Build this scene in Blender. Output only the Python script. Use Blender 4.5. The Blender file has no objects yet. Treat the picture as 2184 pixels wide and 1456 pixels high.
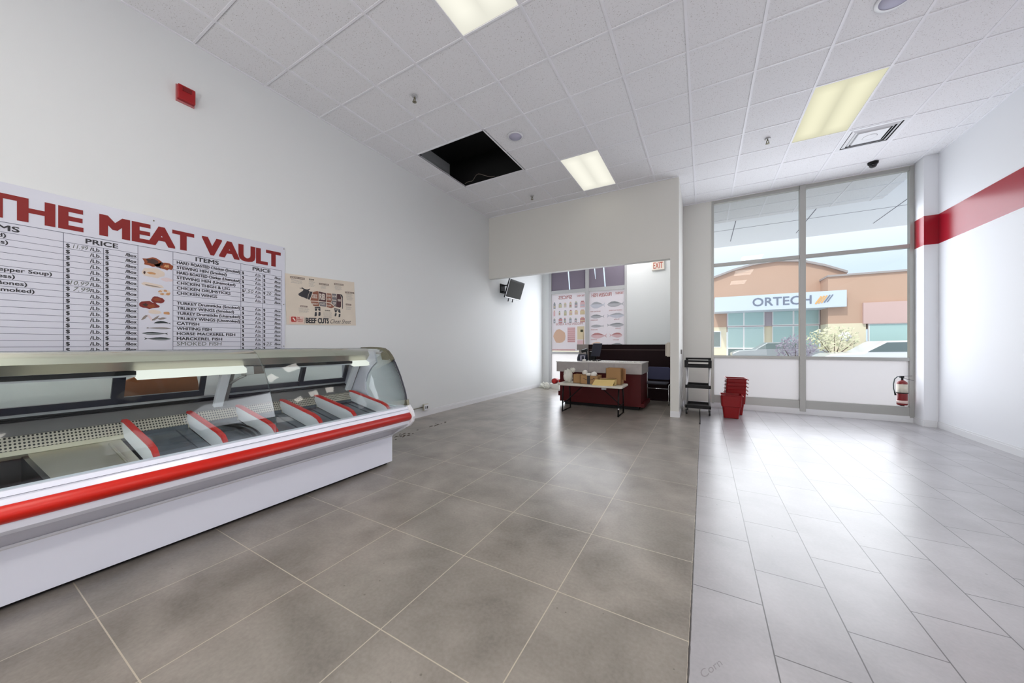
import bpy, bmesh, math, random
from mathutils import Vector, Matrix
random.seed(7)
S = bpy.context.scene
COL = S.collection
R = math.radians

# ---------------------------------------------------------------- camera
cd = bpy.data.cameras.new('camera'); cam = bpy.data.objects.new('camera', cd); COL.objects.link(cam)
cd.sensor_width = 36; cd.lens = 36 * 721.9 / 2184; cd.shift_y = 6.91 / 2184; cd.clip_start = .05; cd.clip_end = 300
cam.location = (4.263, .4115, 1.25); cam.rotation_euler = (R(90), 0, .5149)
S.camera = cam
S.view_settings.view_transform = 'Standard'; S.view_settings.look = 'None'
S.view_settings.gamma = 1; S.view_settings.use_curve_mapping = False
S.view_settings.exposure = 0.0

# ---------------------------------------------------------------- sky and sun
W = bpy.data.worlds.new('sky'); S.world = W; W.use_nodes = True
wt = W.node_tree; wt.nodes.clear()
wo = wt.nodes.new('ShaderNodeOutputWorld'); bg = wt.nodes.new('ShaderNodeBackground')
tc = wt.nodes.new('ShaderNodeTexCoord'); sp = wt.nodes.new('ShaderNodeSeparateXYZ')
cr = wt.nodes.new('ShaderNodeValToRGB')
wt.links.new(tc.outputs['Generated'], sp.inputs[0]); wt.links.new(sp.outputs['Z'], cr.inputs[0])
cr.color_ramp.elements[0].color = (.64, .74, .92, 1); cr.color_ramp.elements[0].position = .16
cr.color_ramp.elements[1].color = (1, 1, 1, 1); cr.color_ramp.elements[1].position = .3
wt.links.new(cr.outputs[0], bg.inputs[0]); wt.links.new(bg.outputs[0], wo.inputs[0])
bg.inputs[1].default_value = 1.3
sd = bpy.data.lights.new('sun', 'SUN'); so = bpy.data.objects.new('sun', sd); COL.objects.link(so)
sd.energy = 2.0; sd.angle = R(3); sd.color = (1, .96, .9); so.rotation_euler = (R(40), 0, R(-20))

# area lamps added to brighten the room: rear fill, extra daylight inside both windows
def area(name, loc, rot, sx, sy, p, col=(1, 1, 1)):
    l = bpy.data.lights.new(name, 'AREA'); l.shape = 'RECTANGLE'; l.size = sx; l.size_y = sy; l.energy = p; l.color = col
    o = bpy.data.objects.new(name, l); COL.objects.link(o); o.location = loc; o.rotation_euler = rot; return o
area('rear_fill_light', (3.7, -4.9, 1.7), (R(90+38), 0, 0), 6.5, 2.4, 250, (1, .985, .97))  # unseen fill tilted upward to lift the ceiling and walls
area('window_daylight', (5.8, 8.26, 1.9), (R(-90), 0, 0), 2.7, 3.1, 70, (.90, .94, 1))
area('cashier_window_daylight', (1.35, 9.80, 1.7), (R(-90), 0, 0), 2.1, 2.8, 64, (.88, .93, 1))

# ---------------------------------------------------------------- materials
def lin(c):
    return tuple((v/255/12.92 if v/255 <= .04045 else ((v/255+.055)/1.055)**2.4) for v in c) + (1,)
def mat(name, rgb, rough=.5, metal=0, spec=.5, bump=0, bscale=60, var=0, vscale=3, coat=0):
    m = bpy.data.materials.new(name); m.use_nodes = True
    t = m.node_tree; b = t.nodes['Principled BSDF']
    b.inputs['Base Color'].default_value = lin(rgb); b.inputs['Roughness'].default_value = rough
    b.inputs['Metallic'].default_value = metal; b.inputs['Specular IOR Level'].default_value = spec
    if coat: b.inputs['Coat Weight'].default_value = coat; b.inputs['Coat Roughness'].default_value = .08
    co = t.nodes.new('ShaderNodeTexCoord')
    if var:
        n = t.nodes.new('ShaderNodeTexNoise'); n.inputs['Scale'].default_value = vscale; n.inputs['Detail'].default_value = 4
        mx = t.nodes.new('ShaderNodeMix'); mx.data_type = 'RGBA'
        mx.inputs[6].default_value = lin(tuple(c*(1-var) for c in rgb)); mx.inputs[7].default_value = lin(tuple(min(255, c*(1+var)) for c in rgb))
        t.links.new(co.outputs['Object'], n.inputs['Vector']); t.links.new(n.outputs['Fac'], mx.inputs[0]); t.links.new(mx.outputs[2], b.inputs['Base Color'])
    if bump:
        n = t.nodes.new('ShaderNodeTexNoise'); n.inputs['Scale'].default_value = bscale
        bp = t.nodes.new('ShaderNodeBump'); bp.inputs['Strength'].default_value = bump; bp.inputs['Distance'].default_value = .004
        t.links.new(co.outputs['Object'], n.inputs['Vector']); t.links.new(n.outputs['Fac'], bp.inputs['Height']); t.links.new(bp.outputs[0], b.inputs['Normal'])
    return m
def nd(t, k, **kw):
    n = t.nodes.new(k)
    for a, v in kw.items(): setattr(n, a, v)
    return n
def mth(t, op, a, b=None, c=None):
    n = t.nodes.new('ShaderNodeMath'); n.operation = op
    for i, v in enumerate((a, b, c)):
        if v is None: continue
        if isinstance(v, (int, float)): n.inputs[i].default_value = v
        else: t.links.new(v, n.inputs[i])
    return n.outputs[0]
def mixc(t, f, a, b):
    n = t.nodes.new('ShaderNodeMix'); n.data_type = 'RGBA'
    if isinstance(f, (int, float)): n.inputs[0].default_value = f
    else: t.links.new(f, n.inputs[0])
    for i, v in ((6, a), (7, b)):
        if isinstance(v, tuple): n.inputs[i].default_value = v
        else: t.links.new(v, n.inputs[i])
    return n.outputs[2]
def glass(name, tint=(255, 255, 255), refl=.10, rough=.0):
    m = bpy.data.materials.new(name); m.use_nodes = True; t = m.node_tree; t.nodes.clear()
    o = nd(t, 'ShaderNodeOutputMaterial'); mx = nd(t, 'ShaderNodeMixShader'); tr = nd(t, 'ShaderNodeBsdfTransparent'); gl = nd(t, 'ShaderNodeBsdfGlossy')
    fr = nd(t, 'ShaderNodeFresnel'); fr.inputs['IOR'].default_value = 1.45
    tr.inputs[0].default_value = lin(tint); gl.inputs['Roughness'].default_value = rough
    ge = nd(t, 'ShaderNodeNewGeometry')
    f = mth(t, 'MULTIPLY', mth(t, 'MULTIPLY', fr.outputs[0], refl*10), mth(t, 'SUBTRACT', 1, ge.outputs['Backfacing']))
    t.links.new(f, mx.inputs[0]); t.links.new(tr.outputs[0], mx.inputs[1]); t.links.new(gl.outputs[0], mx.inputs[2]); t.links.new(mx.outputs[0], o.inputs[0])
    return m
def translucent(name, rgb, tr=.6, colnode=None, rough=.4):
    m = bpy.data.materials.new(name); m.use_nodes = True; t = m.node_tree; t.nodes.clear()
    o = nd(t, 'ShaderNodeOutputMaterial'); mx = nd(t, 'ShaderNodeMixShader'); d = nd(t, 'ShaderNodeBsdfDiffuse'); l = nd(t, 'ShaderNodeBsdfTranslucent')
    d.inputs[0].default_value = lin(rgb); l.inputs[0].default_value = lin(rgb); mx.inputs[0].default_value = tr
    t.links.new(d.outputs[0], mx.inputs[1]); t.links.new(l.outputs[0], mx.inputs[2]); t.links.new(mx.outputs[0], o.inputs[0])
    return m

M = {}
M['wall'] = mat('white wall paint', (222, 225, 226), .55, bump=.06, bscale=180)
M['wall_grey'] = mat('warm white wall paint', (214, 213, 208), .6, bump=.06, bscale=180)
M['trim'] = mat('white gloss trim', (222, 223, 226), .4)
M['alum'] = mat('brushed aluminium frame', (172, 172, 169), .42, .35)
M['alum_light'] = mat('light aluminium', (190, 190, 192), .35, .5)
M['steel'] = mat('stainless steel', (196, 191, 176), .32, .75, bump=.03, bscale=30)
M['steel_olive'] = mat('dull bronze steel', (128, 124, 106), .35, .7)
M['chrome'] = mat('chrome', (210, 210, 212), .15, 1)
M['black'] = mat('black plastic', (12, 12, 14), .5, spec=.25)
M['blackm'] = mat('matte black', (8, 8, 10), .8)
M['navy'] = mat('dark navy frame', (30, 32, 48), .4)
M['rubber'] = mat('rubber', (28, 28, 28), .8)
M['white_pl'] = mat('white plastic', (226, 227, 232), .35)
M['case_white'] = mat('white enamelled panel', (236, 239, 252), .28, coat=.3)
M['case_grey'] = mat('light grey enamelled panel', (200, 200, 212), .35)
M['grey_pl'] = mat('grey plastic', (120, 116, 116), .45)
M['deck'] = mat('dark grey deck metal', (96, 103, 112), .25, .5)
M['red_bump'] = mat('red bumper plastic', (204, 24, 3), .35, var=.04)
M['red_trim'] = mat('red divider trim', (186, 26, 20), .5, bump=.6, bscale=120)
M['red_paint'] = mat('red wall paint', (150, 12, 34), .22)
M['red_dark'] = mat('dark red laminate', (72, 1, 5), .5, spec=.25, var=.08)
M['red_pl'] = mat('red plastic basket', (128, 6, 12), .4, spec=.3)
M['red_alarm'] = mat('red enamel', (160, 14, 22), .35)
M['brown'] = mat('dark brown laminate', (30, 12, 16), .6, spec=.15, var=.12)
M['card'] = mat('brown cardboard', (160, 124, 82), .8, var=.06)
M['card_light'] = mat('pale cardboard', (214, 188, 124), .8, var=.05)
M['card_red'] = mat('reddish brown card', (160, 96, 58), .75, var=.1, vscale=6)
M['tape'] = mat('dark tape', (38, 36, 42), .3)
M['print'] = mat('dark print', (44, 44, 50), .6)
M['grey_lam'] = mat('grey stone laminate', (162, 156, 154), .4, var=.06, vscale=12)
M['bag'] = translucent('white plastic bag', (236, 236, 228), .3)
M['paper'] = mat('white paper', (232, 230, 224), .7)
M['blue_seat'] = mat('slate blue upholstery', (70, 72, 100), .8, bump=.3, bscale=300)
M['seat_dark'] = mat('dark seat upholstery', (48, 48, 58), .7)
M['screen'] = mat('dark screen glass', (58, 58, 56), .5, spec=.05)
M['sign_white'] = mat('glossy sign board', (212, 214, 226), .22)
M['sign_red'] = mat('dark red lettering', (130, 8, 6), .4)
M['sign_line'] = mat('grey print line', (84, 90, 108), .6)
M['marker'] = mat('faded marker ink', (92, 98, 92), .7)
M['glass'] = glass('window glass', (250, 253, 252), .06)
M['case_glass'] = glass('curved case glass', (250, 254, 254), .085, .05)
M['door_glass'] = glass('rear door glass', (250, 252, 250), .06)
M['glass_edge'] = mat('glass edge', (92, 104, 106), .2)
M['frost'] = translucent('frosted film', (254, 254, 255), .95)
M['soffit_film'] = translucent('soffit stand-in film', (158, 150, 164), .45)
M['soffit'] = mat('outside soffit panel', (244, 246, 252), .7)
M['asphalt'] = mat('pale concrete paving', (222, 222, 224), .9, var=.06, vscale=1)
M['tan'] = mat('tan stucco', (196, 164, 146), .9, var=.02, vscale=.5)
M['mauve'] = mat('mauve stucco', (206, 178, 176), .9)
M['cream'] = mat('cream block', (230, 220, 196), .9)
M['roofedge'] = mat('grey roof edge', (168, 160, 160), .7)
M['fascia'] = mat('pale blue sign fascia', (205, 216, 232), .5)
M['sign_grey'] = mat('grey sign letter', (120, 128, 148), .5)
M['sign_orange'] = mat('orange logo', (232, 176, 110), .5)
M['teal_glass'] = mat('teal storefront glass', (178, 208, 208), .15)
M['dark_glass'] = mat('dark storefront glass', (106, 120, 122), .15)
M['white_frame'] = mat('white storefront frame', (238, 238, 240), .5)
M['car_white'] = mat('white car paint', (232, 234, 240), .2, coat=.5)
M['leaf'] = mat('olive leaf', (206, 206, 178), .7, var=.1)
M['leaf2'] = mat('grey mauve foliage', (186, 178, 192), .8, var=.15)
M['bark'] = mat('bark', (110, 96, 86), .9)
M['silver'] = mat('silver car paint', (160, 166, 172), .25, .4)

# floor: two tile fields, procedural
def floor_mat():
    m = bpy.data.materials.new('grey porcelain floor tiles'); m.use_nodes = True; t = m.node_tree; b = t.nodes['Principled BSDF']
    co = nd(t, 'ShaderNodeTexCoord'); s = nd(t, 'ShaderNodeSeparateXYZ'); t.links.new(co.outputs['Object'], s.inputs[0])
    X, Y = s.outputs[0], s.outputs[1]
    def brick(x0, y0, bw, rh, off, mort, seed):
        c = nd(t, 'ShaderNodeCombineXYZ'); t.links.new(mth(t, 'ADD', Y, 60*bw - y0), c.inputs[0]); t.links.new(mth(t, 'ADD', X, 60*rh - x0), c.inputs[1])
        k = nd(t, 'ShaderNodeTexBrick'); k.offset = off; k.offset_frequency = 2; k.squash = 1
        k.inputs['Scale'].default_value = 1; k.inputs['Mortar Size'].default_value = mort; k.inputs['Mortar Smooth'].default_value = .1; k.inputs['Bias'].default_value = 0
        k.inputs['Brick Width'].default_value = bw; k.inputs['Row Height'].default_value = rh
        k.inputs['Color1'].default_value = (0, 0, 0, 1); k.inputs['Color2'].default_value = (1, 1, 1, 1); k.inputs['Mortar'].default_value = (.5, .5, .5, 1)
        t.links.new(c.outputs[0], k.inputs['Vector']); return k
    L = brick(1.8447, .8245, .5971, .5913, 0, .0025, 0); Rr = brick(4.2127, 2.119, .597, .2985, .5, .0027, 1)
    side = mth(t, 'GREATER_THAN', X, 4.2127)
    n1 = nd(t, 'ShaderNodeTexNoise'); n1.inputs['Scale'].default_value = 2.6; n1.inputs['Detail'].default_value = 6; n1.inputs['Roughness'].default_value = .55; n1.inputs['Distortion'].default_value = .3
    t.links.new(co.outputs['Object'], n1.inputs['Vector'])
    n2 = nd(t, 'ShaderNodeTexNoise'); n2.inputs['Scale'].default_value = .9; n2.inputs['Detail'].default_value = 3; t.links.new(co.outputs['Object'], n2.inputs['Vector'])
    n4 = nd(t, 'ShaderNodeTexNoise'); n4.inputs['Scale'].default_value = 60; n4.inputs['Detail'].default_value = 3; t.links.new(co.outputs['Object'], n4.inputs['Vector'])
    f = mth(t, 'ADD', mth(t, 'ADD', mth(t, 'MULTIPLY', mth(t, 'SUBTRACT', n1.outputs[0], .5), 1.7), mth(t, 'MULTIPLY', mth(t, 'SUBTRACT', n2.outputs[0], .5), .7)), mth(t, 'ADD', .5, mth(t, 'MULTIPLY', mth(t, 'SUBTRACT', n4.outputs[0], .5), .5)))
    tl = mixc(t, f, lin((104, 98, 91)), lin((164, 157, 149)))
    tr_ = mixc(t, f, lin((144, 142, 145)), lin((180, 178, 182)))
    # tile to tile tone
    tl = mixc(t, mth(t, 'MULTIPLY', L.outputs['Color'], .16), tl, lin((150, 146, 140)))
    tr_ = mixc(t, mth(t, 'MULTIPLY', Rr.outputs['Color'], .22), tr_, lin((134, 132, 138)))
    # specks of dirt
    v = nd(t, 'ShaderNodeTexVoronoi'); v.inputs['Scale'].default_value = 11; t.links.new(co.outputs['Object'], v.inputs['Vector'])
    n3 = nd(t, 'ShaderNodeTexNoise'); n3.inputs['Scale'].default_value = 1.3; t.links.new(co.outputs['Object'], n3.inputs['Vector'])
    speck = mth(t, 'MULTIPLY', mth(t, 'LESS_THAN', v.outputs['Distance'], .055), mth(t, 'GREATER_THAN', n3.outputs[0], .54))
    tl = mixc(t, mth(t, 'MULTIPLY', speck, .45), tl, lin((72, 66, 60))); tr_ = mixc(t, mth(t, 'MULTIPLY', speck, .6), tr_, lin((84, 80, 78)))
    tl = mixc(t, L.outputs['Fac'], tl, lin((190, 180, 164))); tr_ = mixc(t, Rr.outputs['Fac'], tr_, lin((72, 70, 70)))
    c = mixc(t, side, tl, tr_)
    d = mth(t, 'ABSOLUTE', mth(t, 'SUBTRACT', X, 4.2127))
    nz = nd(t, 'ShaderNodeTexNoise'); nz.inputs['Scale'].default_value = 30; t.links.new(co.outputs['Object'], nz.inputs['Vector'])
    seam = mth(t, 'LESS_THAN', d, mth(t, 'ADD', mth(t, 'MULTIPLY', nz.outputs[0], .004), .0015))
    c = mixc(t, seam, c, lin((58, 52, 50)))
    t.links.new(c, b.inputs['Base Color'])
    b.inputs['Roughness'].default_value = .28
    bp = nd(t, 'ShaderNodeBump'); bp.inputs['Strength'].default_value = .25; bp.inputs['Distance'].default_value = .003
    h = mth(t, 'SUBTRACT', 1, mth(t, 'ADD', mth(t, 'MULTIPLY', L.outputs['Fac'], mth(t, 'SUBTRACT', 1, side)), mth(t, 'MULTIPLY', Rr.outputs['Fac'], side)))
    ir = mth(t, 'ADD', 1.45, mth(t, 'MULTIPLY', side, .6)); t.links.new(ir, b.inputs['IOR'])
    t.links.new(h, bp.inputs['Height']); t.links.new(bp.outputs[0], b.inputs['Normal'])
    return m
M['floor'] = floor_mat()
def ceil_mat():
    m = bpy.data.materials.new('fissured ceiling tile'); m.use_nodes = True; t = m.node_tree; b = t.nodes['Principled BSDF']
    co = nd(t, 'ShaderNodeTexCoord')
    v = nd(t, 'ShaderNodeTexNoise'); v.inputs['Scale'].default_value = 105; v.inputs['Detail'].default_value = 2; t.links.new(co.outputs['Object'], v.inputs['Vector'])
    k = nd(t, 'ShaderNodeMapRange'); k.inputs[1].default_value = .62; k.inputs[2].default_value = .70; t.links.new(v.outputs[0], k.inputs[0])
    t.links.new(mixc(t, k.outputs[0], lin((234, 234, 238)), lin((190, 187, 188))), b.inputs['Base Color']); b.inputs['Roughness'].default_value = .9
    return m
M['ceil'] = ceil_mat()
M['tbar'] = mat('white ceiling grid bar', (236, 236, 242), .45)
M['tbar_shadow'] = mat('painted shadow line', (120, 116, 116), .9)
def wall_right_mat():
    m = bpy.data.materials.new('white wall with red band'); m.use_nodes = True; t = m.node_tree; b = t.nodes['Principled BSDF']
    co = nd(t, 'ShaderNodeTexCoord'); s = nd(t, 'ShaderNodeSeparateXYZ'); t.links.new(co.outputs['Object'], s.inputs[0])
    f = mth(t, 'MULTIPLY', mth(t, 'GREATER_THAN', s.outputs[2], 2.775), mth(t, 'LESS_THAN', s.outputs[2], 3.22))
    t.links.new(mixc(t, f, lin((230, 232, 237)), lin((158, 12, 36))), b.inputs['Base Color'])
    t.links.new(mth(t, 'SUBTRACT', .55, mth(t, 'MULTIPLY', f, .33)), b.inputs['Roughness'])
    return m
M['wall_band'] = wall_right_mat()
def perf_mat():
    m = bpy.data.materials.new('perforated metal'); m.use_nodes = True; t = m.node_tree; b = t.nodes['Principled BSDF']
    co = nd(t, 'ShaderNodeTexCoord'); s = nd(t, 'ShaderNodeSeparateXYZ'); t.links.new(co.outputs['Object'], s.inputs[0])
    def cell(o, sz): return mth(t, 'ABSOLUTE', mth(t, 'SUBTRACT', mth(t, 'FRACT', mth(t, 'DIVIDE', o, sz)), .5))
    a = cell(mth(t, 'ADD', s.outputs[1], 10), .0155); c = cell(mth(t, 'ADD', s.outputs[2], 10), .0165)
    d = mth(t, 'SQRT', mth(t, 'ADD', mth(t, 'POWER', a, 2), mth(t, 'POWER', c, 2)))
    f = mth(t, 'LESS_THAN', d, .30)
    t.links.new(mixc(t, f, lin((188, 180, 166)), lin((24, 22, 22))), b.inputs['Base Color'])
    b.inputs['Roughness'].default_value = .45
    return m
M['perf'] = perf_mat()
def emis(name, rgb, st, stripes=None):
    m = bpy.data.materials.new(name); m.use_nodes = True; t = m.node_tree; t.nodes.clear()
    o = nd(t, 'ShaderNodeOutputMaterial'); e = nd(t, 'ShaderNodeEmission'); e.inputs[0].default_value = lin(rgb); e.inputs[1].default_value = st
    if stripes:
        co = nd(t, 'ShaderNodeTexCoord'); s = nd(t, 'ShaderNodeSeparateXYZ'); t.links.new(co.outputs['Generated'], s.inputs[0])
        w = mth(t, 'ABSOLUTE', mth(t, 'SINE', mth(t, 'MULTIPLY', s.outputs[0], 2*math.pi)))
        y = mth(t, 'MULTIPLY', s.outputs[1], mth(t, 'SUBTRACT', 1, s.outputs[1])); y = mth(t, 'MINIMUM', mth(t, 'MULTIPLY', y, 8), 1)
        g = mth(t, 'ADD', .80, mth(t, 'MULTIPLY', mth(t, 'MULTIPLY', w, y), stripes)); t.links.new(mth(t, 'MULTIPLY', g, st), e.inputs[1])
    t.links.new(e.outputs[0], o.inputs[0]); return m
M['lamp_warm'] = emis('warm troffer diffuser', (246, 243, 212), .98, .22)
M['lamp_white'] = emis('neutral troffer diffuser', (246, 244, 230), 1.12, .16)
M['lamp_fill'] = emis('boosted fill diffuser', (255, 250, 242), 15)  # far stronger than the visible troffers, to brighten the shop
M['lamp_cash_fill'] = emis('added cashier fill diffuser', (255, 252, 250), 15)  # added lamp that brightens the cashier area
M['tube'] = emis('lit case lamp', (248, 248, 238), 1.0)

# ---------------------------------------------------------------- mesh helpers
OFF = {}
class MB:
    def __init__(s): s.v = []; s.f = []; s.m = []; s.sm = []
    def add(s, vs, fs, m=0, smooth=False):
        o = len(s.v); s.v += [tuple(v) for v in vs]
        for f in fs: s.f.append([i+o for i in f]); s.m.append(m); s.sm.append(smooth)
        return s
    def box(s, x0, y0, z0, x1, y1, z1, m=0):
        x0, x1 = sorted((x0, x1)); y0, y1 = sorted((y0, y1)); z0, z1 = sorted((z0, z1))
        return s.add([(x0,y0,z0),(x1,y0,z0),(x1,y1,z0),(x0,y1,z0),(x0,y0,z1),(x1,y0,z1),(x1,y1,z1),(x0,y1,z1)],
              [(0,3,2,1),(4,5,6,7),(0,1,5,4),(1,2,6,5),(2,3,7,6),(3,0,4,7)], m)
    def obox(s, c, ux, uy, uz, m=0):
        c, ux, uy, uz = map(Vector, (c, ux, uy, uz)); vs = []
        for k in (-1, 1):
            for a, b in ((-1,-1),(1,-1),(1,1),(-1,1)): vs.append(c+ux*a/2+uy*b/2+uz*k/2)
        return s.add(vs, [(0,3,2,1),(4,5,6,7),(0,1,5,4),(1,2,6,5),(2,3,7,6),(3,0,4,7)], m)
    def prism(s, poly, ax, a, b, m=0, smooth=False):
        def P(p, w):
            return (w, p[0], p[1]) if ax == 'x' else (p[0], w, p[1]) if ax == 'y' else (p[0], p[1], w)
        n = len(poly); vs = [P(p, a) for p in poly]+[P(p, b) for p in poly]
        s.add(vs, [list(range(n))[::-1], list(range(n, 2*n))], m)
        o = len(s.v)-2*n
        for i in range(n):
            j = (i+1) % n; s.f.append([o+i, o+j, o+n+j, o+n+i]); s.m.append(m); s.sm.append(smooth)
        return s
    def shell(s, prof, th, ax, a, b, m=0, me=None):
        # offset open profile (x,z) into a sheet of thickness th, extruded along y
        n = len(prof); ins = []
        for i in range(n):
            p = Vector(prof[max(0, i-1)]); q = Vector(prof[min(n-1, i+1)]); d = (q-p).normalized()
            ins.append((prof[i][0]+d.y*th*-1, prof[i][1]+d.x*th))
        vs = [(p[0], a, p[1]) for p in prof]+[(p[0], b, p[1]) for p in prof]+[(p[0], a, p[1]) for p in ins]+[(p[0], b, p[1]) for p in ins]
        fs = [(i, i+1, n+i+1, n+i) for i in range(n-1)]+[(2*n+i, 3*n+i, 3*n+i+1, 2*n+i+1) for i in range(n-1)]
        s.add(vs, fs, m, True)
        e = [(i, 2*n+i, 2*n+i+1, i+1) for i in range(n-1)]+[(n+i, n+i+1, 3*n+i+1, 3*n+i) for i in range(n-1)]+[(0, n, 3*n, 2*n), (n-1, 3*n-1, 4*n-1, 2*n-1)]
        o = len(s.v)-4*n
        for f in e: s.f.append([o+i for i in f]); s.m.append(m if me is None else me); s.sm.append(False)
        return s
    def tube(s, pts, r, seg=10, m=0, cap=True):
        pts = [Vector(p) for p in pts]; n = len(pts); rs = r if isinstance(r, (list, tuple)) else [r]*n
        up = Vector((0, 0, 1)); vs = []; prev = None
        for i, p in enumerate(pts):
            d = (pts[min(n-1, i+1)]-pts[max(0, i-1)]).normalized()
            if prev is None: a = d.cross(up); a = a if a.length > 1e-3 else d.cross(Vector((1, 0, 0)))
            else: a = prev - d*prev.dot(d)
            a.normalize(); b = d.cross(a); prev = a
            for k in range(seg):
                t = 2*math.pi*k/seg; vs.append(p+(a*math.cos(t)+b*math.sin(t))*rs[i])
        fs = [(i*seg+k, i*seg+(k+1) % seg, (i+1)*seg+(k+1) % seg, (i+1)*seg+k) for i in range(n-1) for k in range(seg)]
        s.add(vs, fs, m, True)
        if cap:
            o = len(s.v)-n*seg
            s.f.append([o+k for k in range(seg)][::-1]); s.m.append(m); s.sm.append(False)
            s.f.append([o+(n-1)*seg+k for k in range(seg)]); s.m.append(m); s.sm.append(False)
        return s
    def lathe(s, prof, c, seg=24, m=0, ax='z', smooth=True, cap=True):
        vs = []
        for r, h in prof:
            for k in range(seg):
                t = 2*math.pi*k/seg; a, b = r*math.cos(t), r*math.sin(t)
                vs.append((c[0]+a, c[1]+b, c[2]+h) if ax == 'z' else (c[0]+a, c[1]+h, c[2]+b) if ax == 'y' else (c[0]+h, c[1]+a, c[2]+b))
        n = len(prof)
        fs = [(i*seg+k, i*seg+(k+1) % seg, (i+1)*seg+(k+1) % seg, (i+1)*seg+k) for i in range(n-1) for k in range(seg)]
        s.add(vs, fs, m, smooth); o = len(s.v)-n*seg
        if not cap: return s
        s.f.append([o+k for k in range(seg)][::-1]); s.m.append(m); s.sm.append(False)
        s.f.append([o+(n-1)*seg+k for k in range(seg)]); s.m.append(m); s.sm.append(False)
        return s
    def lump(s, c, rx, ry, rz, amp=.2, m=0, seed=0, nu=36, nv=22, fl=None):
        rnd = random.Random(seed); ph = [(rnd.uniform(1, 5), rnd.uniform(1, 5), rnd.uniform(0, 6)) for _ in range(6)]
        vs = []
        for i in range(nv+1):
            th = math.pi*i/nv
            for j in range(nu):
                a = 2*math.pi*j/nu; x, y, z = math.sin(th)*math.cos(a), math.sin(th)*math.sin(a), math.cos(th)
                d = 1+amp*sum(math.sin(p*2.2*x+q*2.2*y+r0+p*1.7*z) for p, q, r0 in ph)/3
                zz = c[2]+rz*z*d
                if fl is not None: zz = max(zz, fl)
                vs.append((c[0]+rx*x*d, c[1]+ry*y*d, zz))
        fs = [(i*nu+j, (i+1)*nu+j, (i+1)*nu+(j+1) % nu, i*nu+(j+1) % nu) for i in range(nv) for j in range(nu)]
        return s.add(vs, fs, m, True)
    def build(s, name, mats, parent=None, loc=None, bevel=0, fix=True):
        off = OFF.get(parent.name, Vector((0, 0, 0))) if parent else Vector(loc or (0, 0, 0))
        me = bpy.data.meshes.new(name)
        me.from_pydata([tuple(Vector(v)-off) for v in s.v], [], s.f)
        if not isinstance(mats, (list, tuple)): mats = [mats]
        for m in mats: me.materials.append(M[m] if isinstance(m, str) else m)
        for p, mi, smt in zip(me.polygons, s.m, s.sm): p.material_index = mi; p.use_smooth = smt
        if fix:
            b = bmesh.new(); b.from_mesh(me); bmesh.ops.recalc_face_normals(b, faces=b.faces); b.to_mesh(me); b.free()
        o = bpy.data.objects.new(name, me); COL.objects.link(o)
        if parent: o.parent = parent
        else: o.location = off
        OFF[o.name] = off
        if bevel:
            k = o.modifiers.new('bevel', 'BEVEL'); k.width = bevel; k.segments = 2; k.limit_method = 'ANGLE'; k.angle_limit = R(40)
        return o
def thing(name, label, cat, loc=(0, 0, 0), group=None, rz=0, kind=None):
    o = bpy.data.objects.new(name, None); COL.objects.link(o); o.location = loc; o.rotation_euler = (0, 0, rz); o.empty_display_size = .1
    if kind: o['kind'] = kind
    else: o['label'] = label; o['category'] = cat
    if group: o['group'] = group
    OFF[o.name] = Vector(loc); return o
def tag(o, label, cat, group=None, kind=None):
    o['label'] = label; o['category'] = cat
    if group: o['group'] = group
    if kind: o['kind'] = kind
    return o
def st(o): o['kind'] = 'structure'; return o
def dup(root, loc, rz=None, label=None):
    r = root.copy(); COL.objects.link(r); r.location = loc; OFF[r.name] = Vector(loc)
    if rz is not None: r.rotation_euler = (0, 0, rz)
    if label: r['label'] = label
    for ch in list(root.children):
        c = ch.copy(); COL.objects.link(c); c.parent = r
        for g in list(ch.children):
            d = g.copy(); COL.objects.link(d); d.parent = c
    return r

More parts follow.
